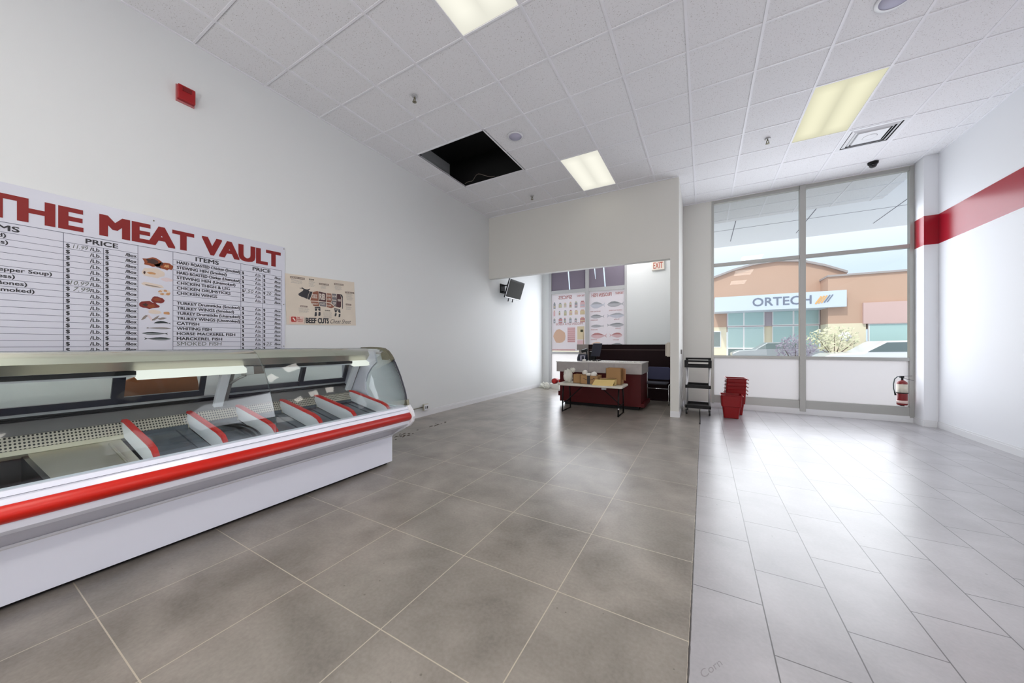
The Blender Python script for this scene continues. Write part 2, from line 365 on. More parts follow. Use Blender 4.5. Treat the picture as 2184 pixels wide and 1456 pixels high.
# text: outline glyph meshes scaled to a given width and cap height
_T = {}
def glyphs(txt, bold=0, shear=0):
    k = (txt, bold, shear)
    if k not in _T:
        cu = bpy.data.curves.new('t', 'FONT'); cu.body = txt; cu.size = 1; cu.offset = bold; cu.shear = shear; cu.resolution_u = 3
        ob = bpy.data.objects.new('t', cu)
        me = bpy.data.meshes.new_from_object(ob)
        _T[k] = ([tuple(v.co) for v in me.vertices], [list(p.vertices) for p in me.polygons])
        bpy.data.objects.remove(ob); bpy.data.curves.remove(cu); bpy.data.meshes.remove(me)
    return _T[k]
def capof(bold, shear=0):
    vs, _ = glyphs('H', bold, 0); return max(v[1] for v in vs)-min(v[1] for v in vs), min(v[1] for v in vs)
def text(mb, txt, u, v, cap, width=None, org=(0, 0, 0), U=(0, 1, 0), V=(0, 0, 1), bold=0, shear=0, m=0, align='l', sx=1.0, flip=False):
    vs, fs = glyphs(txt, 0, shear)
    if not vs: return
    ch, b0 = capof(0); x0 = min(p[0] for p in vs); x1 = max(p[0] for p in vs)
    sy = cap/ch; kx = width/(x1-x0) if width else sy*sx
    w = (x1-x0)*kx
    if align == 'r': u -= w
    if align == 'c': u -= w/2
    o, U, V = Vector(org), Vector(U), Vector(V); out = []
    for p in vs:
        a = (p[0]-x0)*kx
        if flip: a = w-a
        out.append(o+U*(u+a)+V*(v+(p[1]-b0)*sy))
    if bold <= 0: mb.add(out, fs, m); return
    # heavier strokes: the outline repeated a hair to each side, each copy a hair in front of the last
    d = bold*sy; N = U.cross(V); N = N*(-1 if flip or N.dot(Vector((4.2, .4, 1.2))-o) < 0 else 1); c_ = o+U*(u+w/2)
    k = 1-2*d/max(w, 1e-4)
    offs = [(a/3, e) for a in range(-3, 4) for e in (-.6, -.2, .2, .6)] if bold > .04 else ((-1, -.7), (1, .7), (-1, .7), (1, -.7), (-1, 0), (1, 0), (0, .7), (0, -.7))
    for i, (a, e) in enumerate(offs):
        mb.add([p-U*((p-c_).dot(U)*(1-k))+U*(d*a)+V*(d*e)+N*((.00005 if bold > .04 else .00012)*i) for p in out], fs, m)
def poly(mb, pts, org, U, V, m=0):
    o, U, V = Vector(org), Vector(U), Vector(V)
    mb.add([o+U*a+V*b for a, b in pts], [list(range(len(pts)))], m)
def rect(mb, u0, v0, u1, v1, org, U, V, m=0): poly(mb, [(u0, v0), (u1, v0), (u1, v1), (u0, v1)], org, U, V, m)
def stroke(mb, pts, w, org, U, V, m=0):
    for (a, b), (c, d) in zip(pts[:-1], pts[1:]):
        L = math.hypot(c-a, d-b) or 1e-6; nx, ny = -(d-b)/L*w/2, (c-a)/L*w/2; ex, ey = (c-a)/L*w*.3, (d-b)/L*w*.3
        poly(mb, [(a+nx-ex, b+ny-ey), (a-nx-ex, b-ny-ey), (c-nx+ex, d-ny+ey), (c+nx+ex, d+ny+ey)], org, U, V, m)

# ================================================================ SETTING
CZ = 4.13; YB = -5.2; XR = 7.35; YH = 6.88; YW = 8.30; YF = 9.85
st(MB().box(-.1, YB, -.12, XR+.1, YF+.05, 0).build('floor', 'floor'))
st(MB().box(-.1, YB, 0, 0, YF+.1, 4.75).build('wall_left', 'wall', bevel=0))
st(MB().box(XR, YB, 0, XR+.12, YW+.1, 4.75).build('wall_right', 'wall_band'))
st(MB().box(-.1, YB-.1, 0, XR+.1, YB, 4.75).build('wall_back', 'wall'))
st(MB().box(-.1, YB-.1, 4.75, XR+.12, YF+.1, 4.85).build('roof_sun_block', 'blackm'))  # unseen slab added to keep the sun out of the interior
# divider: header over the opening, end post, partition running to the front
st(MB().box(0, YH, 2.748, 3.76, YH+.13, CZ+.3).build('wall_divider', 'wall_grey'))
st(MB().box(3.76, YH, 0, 3.895, YF, CZ+.3).build('wall_partition', 'wall_grey'))
# front walls
g = MB(); g.box(3.895, YW, 0, 4.405, YW+.12, 4.4); g.box(4.405, YW, 4.12, 7.35, YW+.12, 4.4); g.box(4.405, YW+.02, 0, 7.2, YW+.12, .10)
st(g.build('wall_front', 'wall_grey'))
st(MB().box(7.2, 8.03, 0, 7.35, YW+.12, CZ+.2).build('trim_1', 'wall_band'))
g = MB(); g.box(2.47, YF, 0, 3.76, YF+.12, 4.4); g.box(0, YF, 3.75, 2.47, YF+.12, 4.4); g.box(0, YF, 0, .20, YF+.12, 3.75); g.box(.2, YF, 0, 2.47, YF+.12, .12)
st(g.build('wall_vestibule', 'wall'))

# ceiling: tiles and T-bar grid
TX0, TY0, T = .4696-.6096, 1.7305-12*.6096, .6096
skip = set()
def cells(c0, c1, r0, r1):   # columns c (1 = first full line), rows counted from row A = 12
    for i in range(c0, c1):
        for j in range(r0, r1): skip.add((i, j))
HOLE = (1, 3, 16, 18)
TROF = [((4, 5, 12, 14), 'lamp_white'), ((4, 5, 18, 20), 'lamp_white'), ((9, 10, 18, 20), 'lamp_warm')]
REAR = [(4, 5, 8, 10), (9, 10, 8, 10), (4, 5, 4, 6), (9, 10, 4, 6), (9, 10, 12, 14), (4, 5, 23, 25)]  # unseen troffers added to light the shop
VENT = (10, 11, 20, 21)
for a in [HOLE, VENT]+[t[0] for t in TROF]+REAR: cells(*a)
tl = MB(); gr = MB()
for i in range(0, 13):
    for j in range(0, 26):
        if (i, j) in skip: continue
        x0, y0 = TX0+i*T, TY0+j*T; x1, y1 = x0+T, y0+T
        x0, x1, y0, y1 = max(0, x0), min(XR, x1), max(YB, y0), min(YF, y1)
        if x1-x0 < .03 or y1-y0 < .03: continue
        tl.box(x0+.009, y0+.009, CZ+.006, x1-.009, y1-.009, CZ+.022)
st(tl.build('ceiling', 'ceil', bevel=0))
for i in range(1, 13):
    x = TX0+i*T
    if x > XR-.02: continue
    segs = [(YB, YF)]
    if i == 2: segs = [(YB, TY0+16*T), (TY0+18*T, YF)]
    for a, b in segs: gr.box(x-.012, a, CZ-.001, x+.012, b, CZ+.009)
for j in range(0, 26):
    y = TY0+j*T
    if y < YB or y > YF: continue
    segs = [(0, XR)]
    if j == 17: segs = [(0, TX0+T), (TX0+3*T, XR)]
    if j in (13, 19): segs = [(0, TX0+4*T), (TX0+5*T, XR)] if j == 13 else [(0, TX0+4*T), (TX0+5*T, TX0+9*T), (TX0+10*T, XR)]
    for a, b in segs: gr.box(a, y-.009, CZ+.0005, b, y+.009, CZ+.010); gr.box(a, y+.009, CZ+.004, b, y+.0125, CZ+.011, 1)  # second strip paints the thin shadow line beside each cross bar
gr.box(0, YB, CZ-.002, .02, YH, CZ+.012); gr.box(XR-.02, YB, CZ-.002, XR, 8.0, CZ+.012); gr.box(0, YH-.02, CZ-.002, 3.895, YH, CZ+.012); gr.box(3.895, YW-.02, CZ-.002, 7.2, YW, CZ+.012)
st(gr.build('trim_2', ['tbar', 'tbar_shadow']))
# ceiling void seen through the missing tiles
hx0, hx1, hy0, hy1 = TX0+T, TX0+3*T, TY0+16*T, TY0+18*T
g = MB(); g.box(-.02, hy0-.5, CZ+.6, 2.5, hy1+.6, CZ+.62); g.box(0, hy1+.12, CZ+.03, 2.4, hy1+.14, CZ+.6); g.box(2.3, hy0-.4, CZ+.03, 2.32, hy1+.2, CZ+.6)
g.box(0, hy0-.42, CZ+.03, 2.4, hy0-.4, CZ+.6)
st(g.build('ceiling_void', 'blackm'))
g = MB(); g.box(hx0-.012, hy0-.012, CZ-.002, hx0+.012, hy1+.012, CZ+.02); g.box(hx1-.012, hy0-.012, CZ-.002, hx1+.012, hy1+.012, CZ+.02)
g.box(hx0, hy0-.012, CZ-.002, hx1, hy0+.012, CZ+.02); g.box(hx0, hy1-.012, CZ-.002, hx1, hy1+.012, CZ+.02)
st(g.build('trim_3', 'tbar'))
g = MB(); g.box(.10, hy0+.30, CZ+.03, .16, hy0+.42, CZ+.6)
tag(g.build('metal_stud', mat('dull galvanised metal', (96, 92, 90), .6)), 'grey metal stud inside the dark opening in the ceiling', 'stud')
g = MB(); pts = [(hx0+.03+.62*(k/14), hy1-.06+.05*math.sin(k*.5)-.10*math.sin(math.pi*k/14), CZ+.035+.02*math.sin(k*.9)) for k in range(15)]
g.tube(pts, .004, 6)
tag(g.build('loose_cable', mat('grey cable', (120, 110, 100), .6), loc=(hx0, hy1, CZ)), 'thin loose cable lying at the front edge of the open ceiling hole', 'cable')

# baseboards
def bb(name, x0, y0, x1, y1, nx, ny):
    g = MB(); th, h = .014, .10
    def bx(t0, t1, z0, z1):
        xs = sorted((x0+nx*t0, x1+nx*t1)) if nx else (x0, x1); ys = sorted((y0+ny*t0, y1+ny*t1)) if ny else (y0, y1)
        g.box(xs[0], ys[0], z0, xs[1], ys[1], z1)
    bx(0, th, 0, h-.022); bx(0, th*.5, h-.022, h)
    st(g.build(name, 'trim'))
bb('baseboard_left', 0, YB, 0, YF, 1, 0)
bb('baseboard_right', XR, YB, XR, 8.03, -1, 0)
bb('baseboard_front', 4.2, YW, 7.2, YW, 0, -1)
bb('baseboard_column', 7.2, 8.03, 7.335, 8.03, 0, -1)
bb('baseboard_column_side', 7.2, 8.03, 7.2, YW-.014, -1, 0)
bb('baseboard_post', 3.76, YH, 3.895, YH, 0, -1)
bb('baseboard_partition', 3.895, YH, 3.895, YW, 1, 0)
bb('baseboard_vestibule', 2.47, YF, 3.76, YF, 0, -1)
bb('baseboard_front_wall', 3.909, YW, 4.2, YW, 0, -1)

# window_1: storefront window of the right bay
w1 = thing('window_1', None, None, (4.405, YW, 0), kind='structure')
g = MB(); y0, y1 = YW-.01, YW+.08
g.box(4.405, y0, .05, 4.445, y1, 4.12); g.box(7.15, y0, .05, 7.2, y1, 4.12); g.box(5.775, y0-.01, .05, 5.86, y1, 4.12)

for a, b in ((4.445, 5.775), (5.86, 7.15)):
    for z0, z1 in ((4.06, 4.118), (2.81, 2.87), (.99, 1.04), (.07, .245)): g.box(a, y0+.006, z0, b, y1-.004, z1)
g.build('frame', 'alum', w1, bevel=.003)
for a, b in ((4.445, 5.775), (5.86, 7.15)):
    for z0, z1 in ((1.04, 2.81), (2.87, 4.06)): MB().box(a, YW+.04, z0, b, YW+.046, z1).build('pane', 'glass', w1)
    MB().box(a, YW+.04, .245, b, YW+.046, .99).build('frosted_pane', 'frost', w1)
# window_2: storefront window of the cashier bay
w2 = thing('window_2', None, None, (.2, YF, 0), kind='structure')
g = MB(); y0, y1 = YF-.01, YF+.08
g.box(.2, y0, .12, .28, y1, 3.75); g.box(1.33, y0, .12, 1.43, y1, 3.75); g.box(2.41, y0, .12, 2.47, y1, 3.75)

for a, b in ((.28, 1.33), (1.43, 2.41)):
    for z0, z1 in ((3.68, 3.75), (2.76, 2.86), (.98, 1.05), (.12, .2)): g.box(a, y0+.006, z0, b, y1-.004, z1)
g.build('frame', 'alum_light', w2, bevel=.003)
for a, b in ((.28, 1.33), (1.43, 2.41)):
    MB().box(a, YF+.04, 1.05, b, YF+.046, 2.76).build('pane', 'glass', w2); MB().box(a, YF+.04, 2.86, b, YF+.046, 3.68).build('pane', 'glass', w2)
    MB().box(a, YF+.04, .2, b, YF+.046, .98).build('frosted_pane', 'frost', w2)
def film(ps): MB().prism(ps, 'y', YF+.034, YF+.038).build('soffit_film', 'soffit_film', w2)  # added sheets; slits between them stand in for light strips on the dark soffit
film([(.28, 2.86), (.83, 2.86), (.765, 3.68), (.28, 3.68)]); film([(.865, 2.86), (1.33, 2.86), (1.33, 3.68), (.80, 3.68)])
film([(1.43, 2.86), (1.865, 2.86), (1.80, 3.68), (1.575, 3.68), (1.60, 3.4), (1.615, 3.1), (1.605, 3.1), (1.575, 3.35), (1.555, 3.68), (1.43, 3.68)])
film([(1.90, 2.86), (2.41, 2.86), (2.41, 3.68), (1.835, 3.68)])

# outside ground and canopy soffit
st(MB().box(-30, YF+.12, -.2, 60, 80, -.05).build('parking_lot', 'asphalt'))
st(MB().box(3.9, YW+.12, -.1, 30, YF+.12, -.02).build('entrance_walk', 'asphalt'))
g = MB(); g.box(3.9, YW+.12, 4.28, 30, 12.75, 4.36)
for y in (9.25, 11.0): g.box(3.9, y-.006, 4.276, 30, y+.006, 4.28, 1)
for x in (4.95, 6.45, 7.95, 9.4): g.box(x-.008, YW+.12, 4.276, x+.008, 12.2, 4.28, 1)
g.box(3.9, 12.75, 4.28, 30, 12.8, 4.9)
st(g.build('canopy_soffit', ['soffit', mat('soffit joint', (120, 120, 132), .9)]))
t = thing('soffit_downlight', 'small round recessed downlight in the soffit outside the large window', 'downlight', (5.45, 9.5, 4.27))
MB().lathe([(.10, .0), (.13, .0), (.13, .012), (.10, .012), (.10, 0)], (5.45, 9.5, 4.262), 24, cap=False).build('trim_ring', 'alum', t)
MB().lathe([(.0, .0), (.09, .0), (.09, .01), (0, .01)], (5.45, 9.5, 4.266), 24).build('lens', 'white_pl', t)

# ================================================================ CEILING FIXTURES
def troffer(c, mk, label):
    x0, x1, y0, y1 = TX0+c[0]*T, TX0+c[1]*T, TY0+c[2]*T, TY0+c[3]*T
    t = thing('troffer_light', label, 'ceiling light', ((x0+x1)/2, (y0+y1)/2, CZ), group='recessed ceiling troffers')
    g = MB(); g.box(x0+.013, y0+.013, CZ+.02, x0+.03, y1-.013, CZ+.1); g.box(x1-.03, y0+.013, CZ+.02, x1-.013, y1-.013, CZ+.1); g.box(x0+.013, y0+.013, CZ+.1, x1-.013, y1-.013, CZ+.11)
    g.box(x0+.03, y0+.013, CZ+.02, x1-.03, y0+.03, CZ+.1); g.box(x0+.03, y1-.03, CZ+.02, x1-.03, y1-.013, CZ+.1)
    g.build('housing', 'white_pl', t); MB().box(x0+.013, y0+.013, CZ+.006, x1-.013, y1-.013, CZ+.016).build('diffuser', mk, t)
troffer(*TROF[0], 'rectangular troffer light cut off by the top edge of the photo')
troffer(*TROF[1], 'rectangular white troffer light between the dark ceiling hole and the header wall')
troffer(*TROF[2], 'rectangular yellowish troffer light beside the square air vent')
for c, s_ in zip(REAR, ('nearer left', 'nearer right', 'farther left', 'farther right')): troffer(c, 'lamp_fill', 'added fill troffer light behind the photographer, %s one' % s_)
troffer(REAR[4], 'lamp_fill', 'boosted unseen troffer light above the photographer, right of the cut-off one'); troffer(REAR[5], 'lamp_cash_fill', 'added fill troffer light over the cashier area, hidden by the header wall')

def speaker(x, y, r, label):
    t = thing('ceiling_speaker', label, 'speaker', (x, y, CZ), group='round ceiling speakers')
    MB().lathe([(r, 0), (r*1.22, 0), (r*1.25, .008), (r, .012), (r, 0)], (x, y, CZ-.008), 32, cap=False).build('rim', 'white_pl', t)
    MB().lathe([(0, 0), (r, .0), (r, .01), (0, .01)], (x, y, CZ-.005), 32).build('grille', mat('lilac grey grille', (186, 184, 206), .7), t)
speaker(1.996, 4.51, .088, 'round white ceiling speaker beside the dark opening in the ceiling')
speaker(5.66, 4.42, .11, 'round ceiling speaker at the top right edge of the photo')
def sprinkler(x, y, label):
    t = thing('fire_sprinkler', label, 'sprinkler', (x, y, CZ), group='pendent fire sprinklers')
    MB().lathe([(.0, 0), (.035, 0), (.03, -.008), (.012, -.012), (0, -.012)], (x, y, CZ), 20).build('escutcheon', 'alum_light', t)
    g = MB(); g.tube([(x, y, CZ-.01), (x, y, CZ-.035)], .009, 10); g.tube([(x-.012, y, CZ-.03), (x-.014, y, CZ-.05), (x, y, CZ-.065), (x+.014, y, CZ-.05), (x+.012, y, CZ-.03)], .005, 6)
    g.build('body', 'steel_olive', t); MB().lathe([(0, 0), (.024, 0), (.024, -.004), (0, -.004)], (x, y, CZ-.065), 16).build('deflector', 'steel_olive', t)
sprinkler(1.347, 3.27, 'small chrome sprinkler hanging from ceiling nearest the menu sign')
sprinkler(1.372, 6.314, 'small chrome sprinkler in front of the header wall beyond the ceiling hole')
sprinkler(5.043, 6.295, 'small chrome sprinkler left of the yellowish troffer light')

x0, x1, y0, y1 = TX0+10*T, TX0+11*T, TY0+20*T, TY0+21*T; cx, cy = (x0+x1)/2, (y0+y1)/2
t = thing('air_vent', 'square white ceiling air diffuser with stepped louvres near the window', 'air vent', (cx, cy, CZ))
def ring(g, a, b, za, zb, th=.004, m=0):
    for k in range(4):
        c, s_ = [(1, 0), (0, 1), (-1, 0), (0, -1)][k]
        def P(u, v, z): return (cx+c*u-s_*v, cy+s_*u+c*v, z)
        g.add([P(a, -a, za), P(a, a, za), P(b, b, zb), P(b, -b, zb), P(a, -a, za+th), P(a, a, za+th), P(b, b, zb+th), P(b, -b, zb+th)],
              [(0,1,2,3),(7,6,5,4),(0,4,5,1),(1,5,6,2),(2,6,7,3),(3,7,4,0)], m)
g = MB(); ring(g, .292, .25, CZ-.002, CZ-.002); g.build('frame', 'white_pl', t)
for a, b in ((.236, .205), (.192, .172)):
    g = MB(); ring(g, b, a, CZ-.010, CZ+.006); g.build('louvre', 'white_pl', t)
g = MB(); ring(g, .150, .160, CZ-.012, CZ+.004); g.box(cx-.150, cy-.150, CZ-.012, cx+.150, cy+.150, CZ-.008); g.lathe([(0, .0), (.05, -.001), (.07, -.004), (.075, -.001), (0, .001)], (cx, cy, CZ-.012), 24); g.build('centre_plate', 'white_pl', t)
MB().box(x0+.02, y0+.02, CZ+.08, x1-.02, y1-.02, CZ+.09).build('duct_back', 'blackm', t)

t = thing('dome_camera', 'small black dome security camera on ceiling above the window', 'camera', (6.593, 7.872, CZ))
MB().lathe([(0, 0), (.065, 0), (.06, -.03), (.05, -.035), (0, -.035)], (6.593, 7.872, CZ), 24).build('base', 'black', t)
MB().lathe([(.048, 0), (.046, -.02), (.034, -.042), (.015, -.052), (.0, -.053)], (6.593, 7.872, CZ-.035), 24).build('dome', mat('smoked dome', (30, 30, 34), .08), t)

# ================================================================ LEFT WALL ITEMS
UY, VZ = (0, 1, 0), (0, 0, 1)
# menu sign
SG = (.0, .0, 0)
t = thing('menu_sign', 'large white price board headed THE MEAT VAULT on left wall', 'sign', (0, 1.2, 1.1))
y0, y1, z0, z1 = -.35, 2.545, 1.12, 2.385
g = MB(); g.box(.001, y0, z0, .009, y1, z1); g.build('board', 'sign_white', t, bevel=.001)
o = (.0098, 0, 0)
g = MB(); T1 = 'sign_red'
for w_, a, b in (('THE', .612, 1.07), ('MEAT', 1.150, 1.736), ('VAULT', 1.793, 2.50)):
    g = MB(); text(g, w_, a, 2.142+.004*(a-.6), .158, b-a, org=o, bold=.052); g.build('title_word', T1, t)
g = MB(); TOP, HD, RH = 2.106, 2.036, .0472
def hl(z, a, b, w=.0028): rect(g, a, z-w/2, b, z+w/2, o, UY, VZ)
def vl(y, a, b, w=.003): rect(g, y-w/2, a, y+w/2, b, o, UY, VZ)
hl(TOP, -.30, 2.51, .004)
NR = 18
for k in range(NR+1):
    z = HD-RH*k
    if z < z0+.01: break
    hl(z, -.30, 1.365); hl(z, 1.587, 2.51)
for y in (.974, 1.365, 1.587, 2.113, 2.51): vl(y, z0+.02, TOP)
for y in (1.172, 2.314):
    vl(y, z0+.02, HD)
g.build('price_table', 'sign_line', t)
g = MB()
text(g, 'ITEMS', .784, 2.05, .036, .19, org=o, bold=.030, align='r'); text(g, 'PRICE', 1.08, 2.053, .036, .172, org=o, bold=.030)
text(g, 'ITEMS', 1.746, 2.055, .038, .18, org=o, bold=.030); text(g, 'PRICE', 2.219, 2.057, .036, .175, org=o, bold=.030)
LT = {1: ('(Smoked)', .730), 2: ('(Boneless)', .738), 6: ('(Pepper Soup)', .922), 7: ('(Boneless)', .765), 8: ('(with Bones)', .815), 9: ('(Smoked)', .846)}
for k, (s_, e) in LT.items(): text(g, s_, e, HD-RH*k+.014, .025, org=o, bold=.025, align='r', sx=1.25)
RT = ['HARD ROASTED Chicken (Smoked)', 'STEWING HEN (Smoked)', 'HARD ROASTED Chicken (Unsmoked)', 'STEWING HEN (Unsmoked)', 'CHICKEN THIGH & LEG', 'CHICKEN DRUMSTICKS', 'CHICKEN WINGS', '',
      'TURKEY Drumsticks (Smoked)', 'TRUKEY WINGS (Smoked)', 'TURKEY Drumsticks (Unsmoked)', 'TRUKEY WINGS (Unsmoked)', 'CATFISH', 'WHITING FISH', 'HORSE MACKEREL FISH', 'MARCKEREL FISH']
RWd = [.492, .378, .492, .452, .405, .41, .30, 0, .492, .44, .492, .492, .161, .255, .45, .34]
for k, s_ in enumerate(RT):
    if s_: text(g, s_, 1.613, HD-RH*(k+1)+.013, .026, RWd[k], org=o, bold=.030)
for k in range(1, NR+1):
    z = HD-RH*k+.011
    if z < z0+.02: break
    text(g, '$', .985, z, .027, org=o, bold=.025, sx=1.1); text(g, '/Lb.', 1.16, z, .026, .058, org=o, bold=.025, align='r')
    text(g, '$', 1.182, z, .027, org=o, bold=.025, sx=1.1); text(g, '/Box', 1.358, z, .026, .066, org=o, bold=.025, align='r')
    if k != 8:
        text(g, '$', 2.122, z, .027, org=o, bold=.025, sx=1.1); text(g, '/Lb.', 2.302, z, .026, .058, org=o, bold=.025, align='r')
        text(g, '$', 2.322, z, .027, org=o, bold=.025, sx=1.1); text(g, '/Box', 2.50, z, .026, .066, org=o, bold=.025, align='r')
g.build('item_lettering', 'print', t)
g = MB()
def hand(s_, y, k, w, cap=.032, sh=.25): text(g, s_, y, HD-RH*k+.009, cap, w, org=(.0099, 0, 0), shear=sh)
hand('11.99', 1.018, 1, .075); hand('10.99', 1.005, 7, .092); hand('7.99', 1.02, 8, .085); hand('1.50', 2.142, 5, .085); hand('20', 2.352, 5, .05); hand('25', 2.348, 17, .06)
hand('SMOKED FISH', 1.613, 17, .335, .034, .05)
g.build('handwriting', 'marker', t)
# pictures of meat and fish
pics = MB(); rnd = random.Random(3)
def blob(y, z, a, b, m, jag=.25, n=16, rot=0, off=.0):
    pts = []
    for k in range(n):
        th = 2*math.pi*k/n; r = 1+rnd.uniform(-jag, jag); u, v = a*1.3*r*math.cos(th), b*1.3*r*math.sin(th)
        pts.append((y+u*math.cos(rot)-v*math.sin(rot), z+u*math.sin(rot)+v*math.cos(rot)))
    poly(pics, pts, (.0098+off, 0, 0), UY, VZ, m)
def fish(y0, y1, z, h, m, flip=False, bend=0):
    L = y1-y0; P = []
    prof = [(0, .05), (.06, .35), (.2, .85), (.4, 1), (.6, .8), (.8, .35), (.88, .15), (1, .8)]
    up = [(a, b) for a, b in prof]; dn = [(a, -b*.9) for a, b in prof][::-1]
    pts = []
    for a, b in up+[(.95, 0)]+dn:
        aa = 1-a if flip else a
        pts.append((y0+L*aa, z+b*h/2+bend*math.sin(math.pi*a)))
    poly(pics, pts, (.0098, 0, 0), UY, VZ, m)
    poly(pics, [(p[0], z+bend*math.sin(math.pi*(p[0]-y0)/L)-abs(p[1]-z)*.55) for p in pts[:7]]+[(pts[6][0], z), (pts[0][0], z)], (.0101, 0, 0), UY, VZ, 7)
blob(1.455, 1.985, .047, .030, 0, .2); blob(1.45, 1.99, .028, .016, 1, .3, off=.0003); blob(1.507, 1.962, .028, .02, 1, .3); blob(1.548, 1.960, .028, .022, 0, .3, off=.0002); blob(1.545, 1.963, .014, .01, 2, .3, off=.0005)
blob(1.455, 1.888, .055, .034, 3, .12); blob(1.448, 1.883, .02, .008, 2, .2, off=.0003); blob(1.405, 1.882, .006, .010, 1, .3, off=.0003); blob(1.545, 1.842, .030, .014, 4, .2)
blob(1.455, 1.778, .058, .014, 3, .15, rot=-.12); blob(1.455, 1.771, .04, .004, 6, .2, rot=-.12, off=.0003)
for k in range(9): blob(1.53+.028*math.cos(k*.7), 1.722+.018*math.sin(k*.7), .010, .008, 3 if k % 2 else 2, .25, 9, off=.0001*k)
blob(1.487, 1.652, .037, .022, 5, .25); blob(1.482, 1.655, .02, .010, 0, .3, off=.0003); blob(1.435, 1.598, .045, .026, 5, .22); blob(1.45, 1.594, .02, .012, 0, .3, off=.0003); blob(1.41, 1.600, .012, .01, 1, .3, off=.0004)
blob(1.468, 1.543, .032, .014, 3, .2); blob(1.545, 1.537, .018, .010, 2, .2)
for y_, r_, c_ in ((1.403, .9, 6), (1.44, -1.1, 4), (1.475, .8, 6), (1.515, .2, 6)): blob(y_, 1.487, .022, .007, c_, .25, rot=r_)
fish(1.462, 1.572, 1.442, .022, 8, bend=.012); fish(1.415, 1.575, 1.398, .018, 6, True); fish(1.388, 1.555, 1.350, .026, 8); fish(1.402, 1.575, 1.303, .028, 8, True)
pics.build('food_pictures', [mat('roast brown print', (140, 66, 30), .5), mat('dark brown print', (64, 36, 28), .5), mat('golden print', (196, 146, 100), .5), mat('pale chicken print', (214, 200, 188), .5), mat('pale pink print', (216, 200, 204), .5),
    mat('meat red print', (120, 34, 30), .5), mat('grey brown print', (136, 126, 120), .5), mat('silver fish print', (150, 158, 160), .5), mat('dark fish print', (38, 48, 50), .5)], t)
for y, z in ((.62, 2.355), (1.462, 2.352), (2.535, 2.365), (2.533, 1.72), (2.533, 1.235)): MB().lathe([(0, 0), (.006, 0), (.005, .004), (0, .005)], (.009, y, z), 10, ax='x').build('screw', 'steel_olive', t)

# beef cuts poster
th = math.atan2(.033, .905); PU = (0, math.cos(th), math.sin(th)); PV = (0, -math.sin(th), math.cos(th)); PO = (.0, 2.567, 1.487)
t = thing('beef_cuts_poster', 'beige beef cuts poster with a cow diagram right of the price board', 'poster', PO)
g = MB(); Pn = lambda a, b, x: (x, PO[1]+PU[1]*a+PV[1]*b, PO[2]+PU[2]*a+PV[2]*b)
g.add([Pn(0, 0, .001), Pn(.91, 0, .001), Pn(.905, .605, .001), Pn(0, .60, .001), Pn(0, 0, .004), Pn(.91, 0, .004), Pn(.905, .605, .004), Pn(0, .60, .004)], [(3,2,1,0),(4,5,6,7),(0,1,5,4),(1,2,6,5),(2,3,7,6),(3,0,4,7)])
g.build('sheet', mat('beige poster paper', (214, 203, 188), .5, var=.04, vscale=6), t)
COW = {'cow_head':[(0.144,0.371),(0.165,0.389),(0.198,0.414),(0.207,0.432),(0.188,0.44),(0.164,0.44),(0.162,0.448),(0.172,0.444),(0.192,0.449),(0.184,0.462),(0.194,0.457),(0.204,0.448),(0.225,0.439),(0.253,0.436),(0.287,0.451),(0.288,0.443),(0.269,0.426),(0.282,0.414),(0.261,0.365),(0.251,0.32),(0.232,0.324),(0.211,0.333),(0.18,0.341),(0.151,0.353)],
'neck':[(0.285,0.415),(0.318,0.413),(0.297,0.357),(0.275,0.31),(0.254,0.317),(0.266,0.366)],
'chuck':[(0.324,0.412),(0.376,0.43),(0.393,0.425),(0.387,0.305),(0.286,0.303)],'brisket':[(0.289,0.292),(0.388,0.294),(0.395,0.24),(0.323,0.238)],
'rib':[(0.396,0.426),(0.49,0.414),(0.486,0.3),(0.391,0.305)],'plate':[(0.394,0.294),(0.486,0.294),(0.484,0.237),(0.404,0.243)],
'short':[(0.499,0.413),(0.563,0.413),(0.567,0.334),(0.553,0.297),(0.495,0.301)],'flank':[(0.495,0.29),(0.55,0.282),(0.604,0.241),(0.553,0.223),(0.493,0.234)],
'sirloin':[(0.573,0.416),(0.633,0.416),(0.633,0.335),(0.57,0.336)],'tip':[(0.566,0.328),(0.629,0.326),(0.623,0.248),(0.605,0.25),(0.559,0.292)],
'rounds':[(0.642,0.417),(0.687,0.418),(0.702,0.369),(0.694,0.246),(0.674,0.236),(0.623,0.245)],
'leg1':[(0.338,0.228),(0.409,0.232),(0.41,0.18),(0.387,0.182),(0.374,0.216),(0.361,0.178),(0.341,0.177)],'foot1':[(0.34,0.163),(0.36,0.167),(0.362,0.124),(0.352,0.109),(0.33,0.111)],
'foot2':[(0.386,0.168),(0.409,0.169),(0.411,0.137),(0.403,0.116),(0.379,0.119)],'leg2':[(0.594,0.226),(0.679,0.215),(0.685,0.167),(0.659,0.169),(0.641,0.201),(0.624,0.17),(0.605,0.169)],
'foot3':[(0.604,0.16),(0.629,0.161),(0.625,0.134),(0.612,0.116),(0.597,0.121)],'foot4':[(0.658,0.153),(0.684,0.155),(0.676,0.112),(0.653,0.108)],
'tail':[(0.687,0.418),(0.714,0.414),(0.726,0.389),(0.72,0.236),(0.712,0.214),(0.71,0.235),(0.715,0.369),(0.705,0.381)]}
CM = {'chuck': 1, 'brisket': 1, 'rib': 2, 'plate': 3, 'short': 1, 'flank': 1, 'sirloin': 3, 'tip': 3, 'rounds': 2}
g = MB(); po = (.0045, PO[1], PO[2])
for k, p in COW.items(): poly(g, p, po, PU, PV, CM.get(k, 0))
po2 = (.0049, PO[1], PO[2])
def pt(s_, u, v, cap, w, m, bold=.01, shear=0): text(g, s_, u, v, cap, w, org=po2, U=PU, V=PV, bold=bold, m=m, shear=shear)
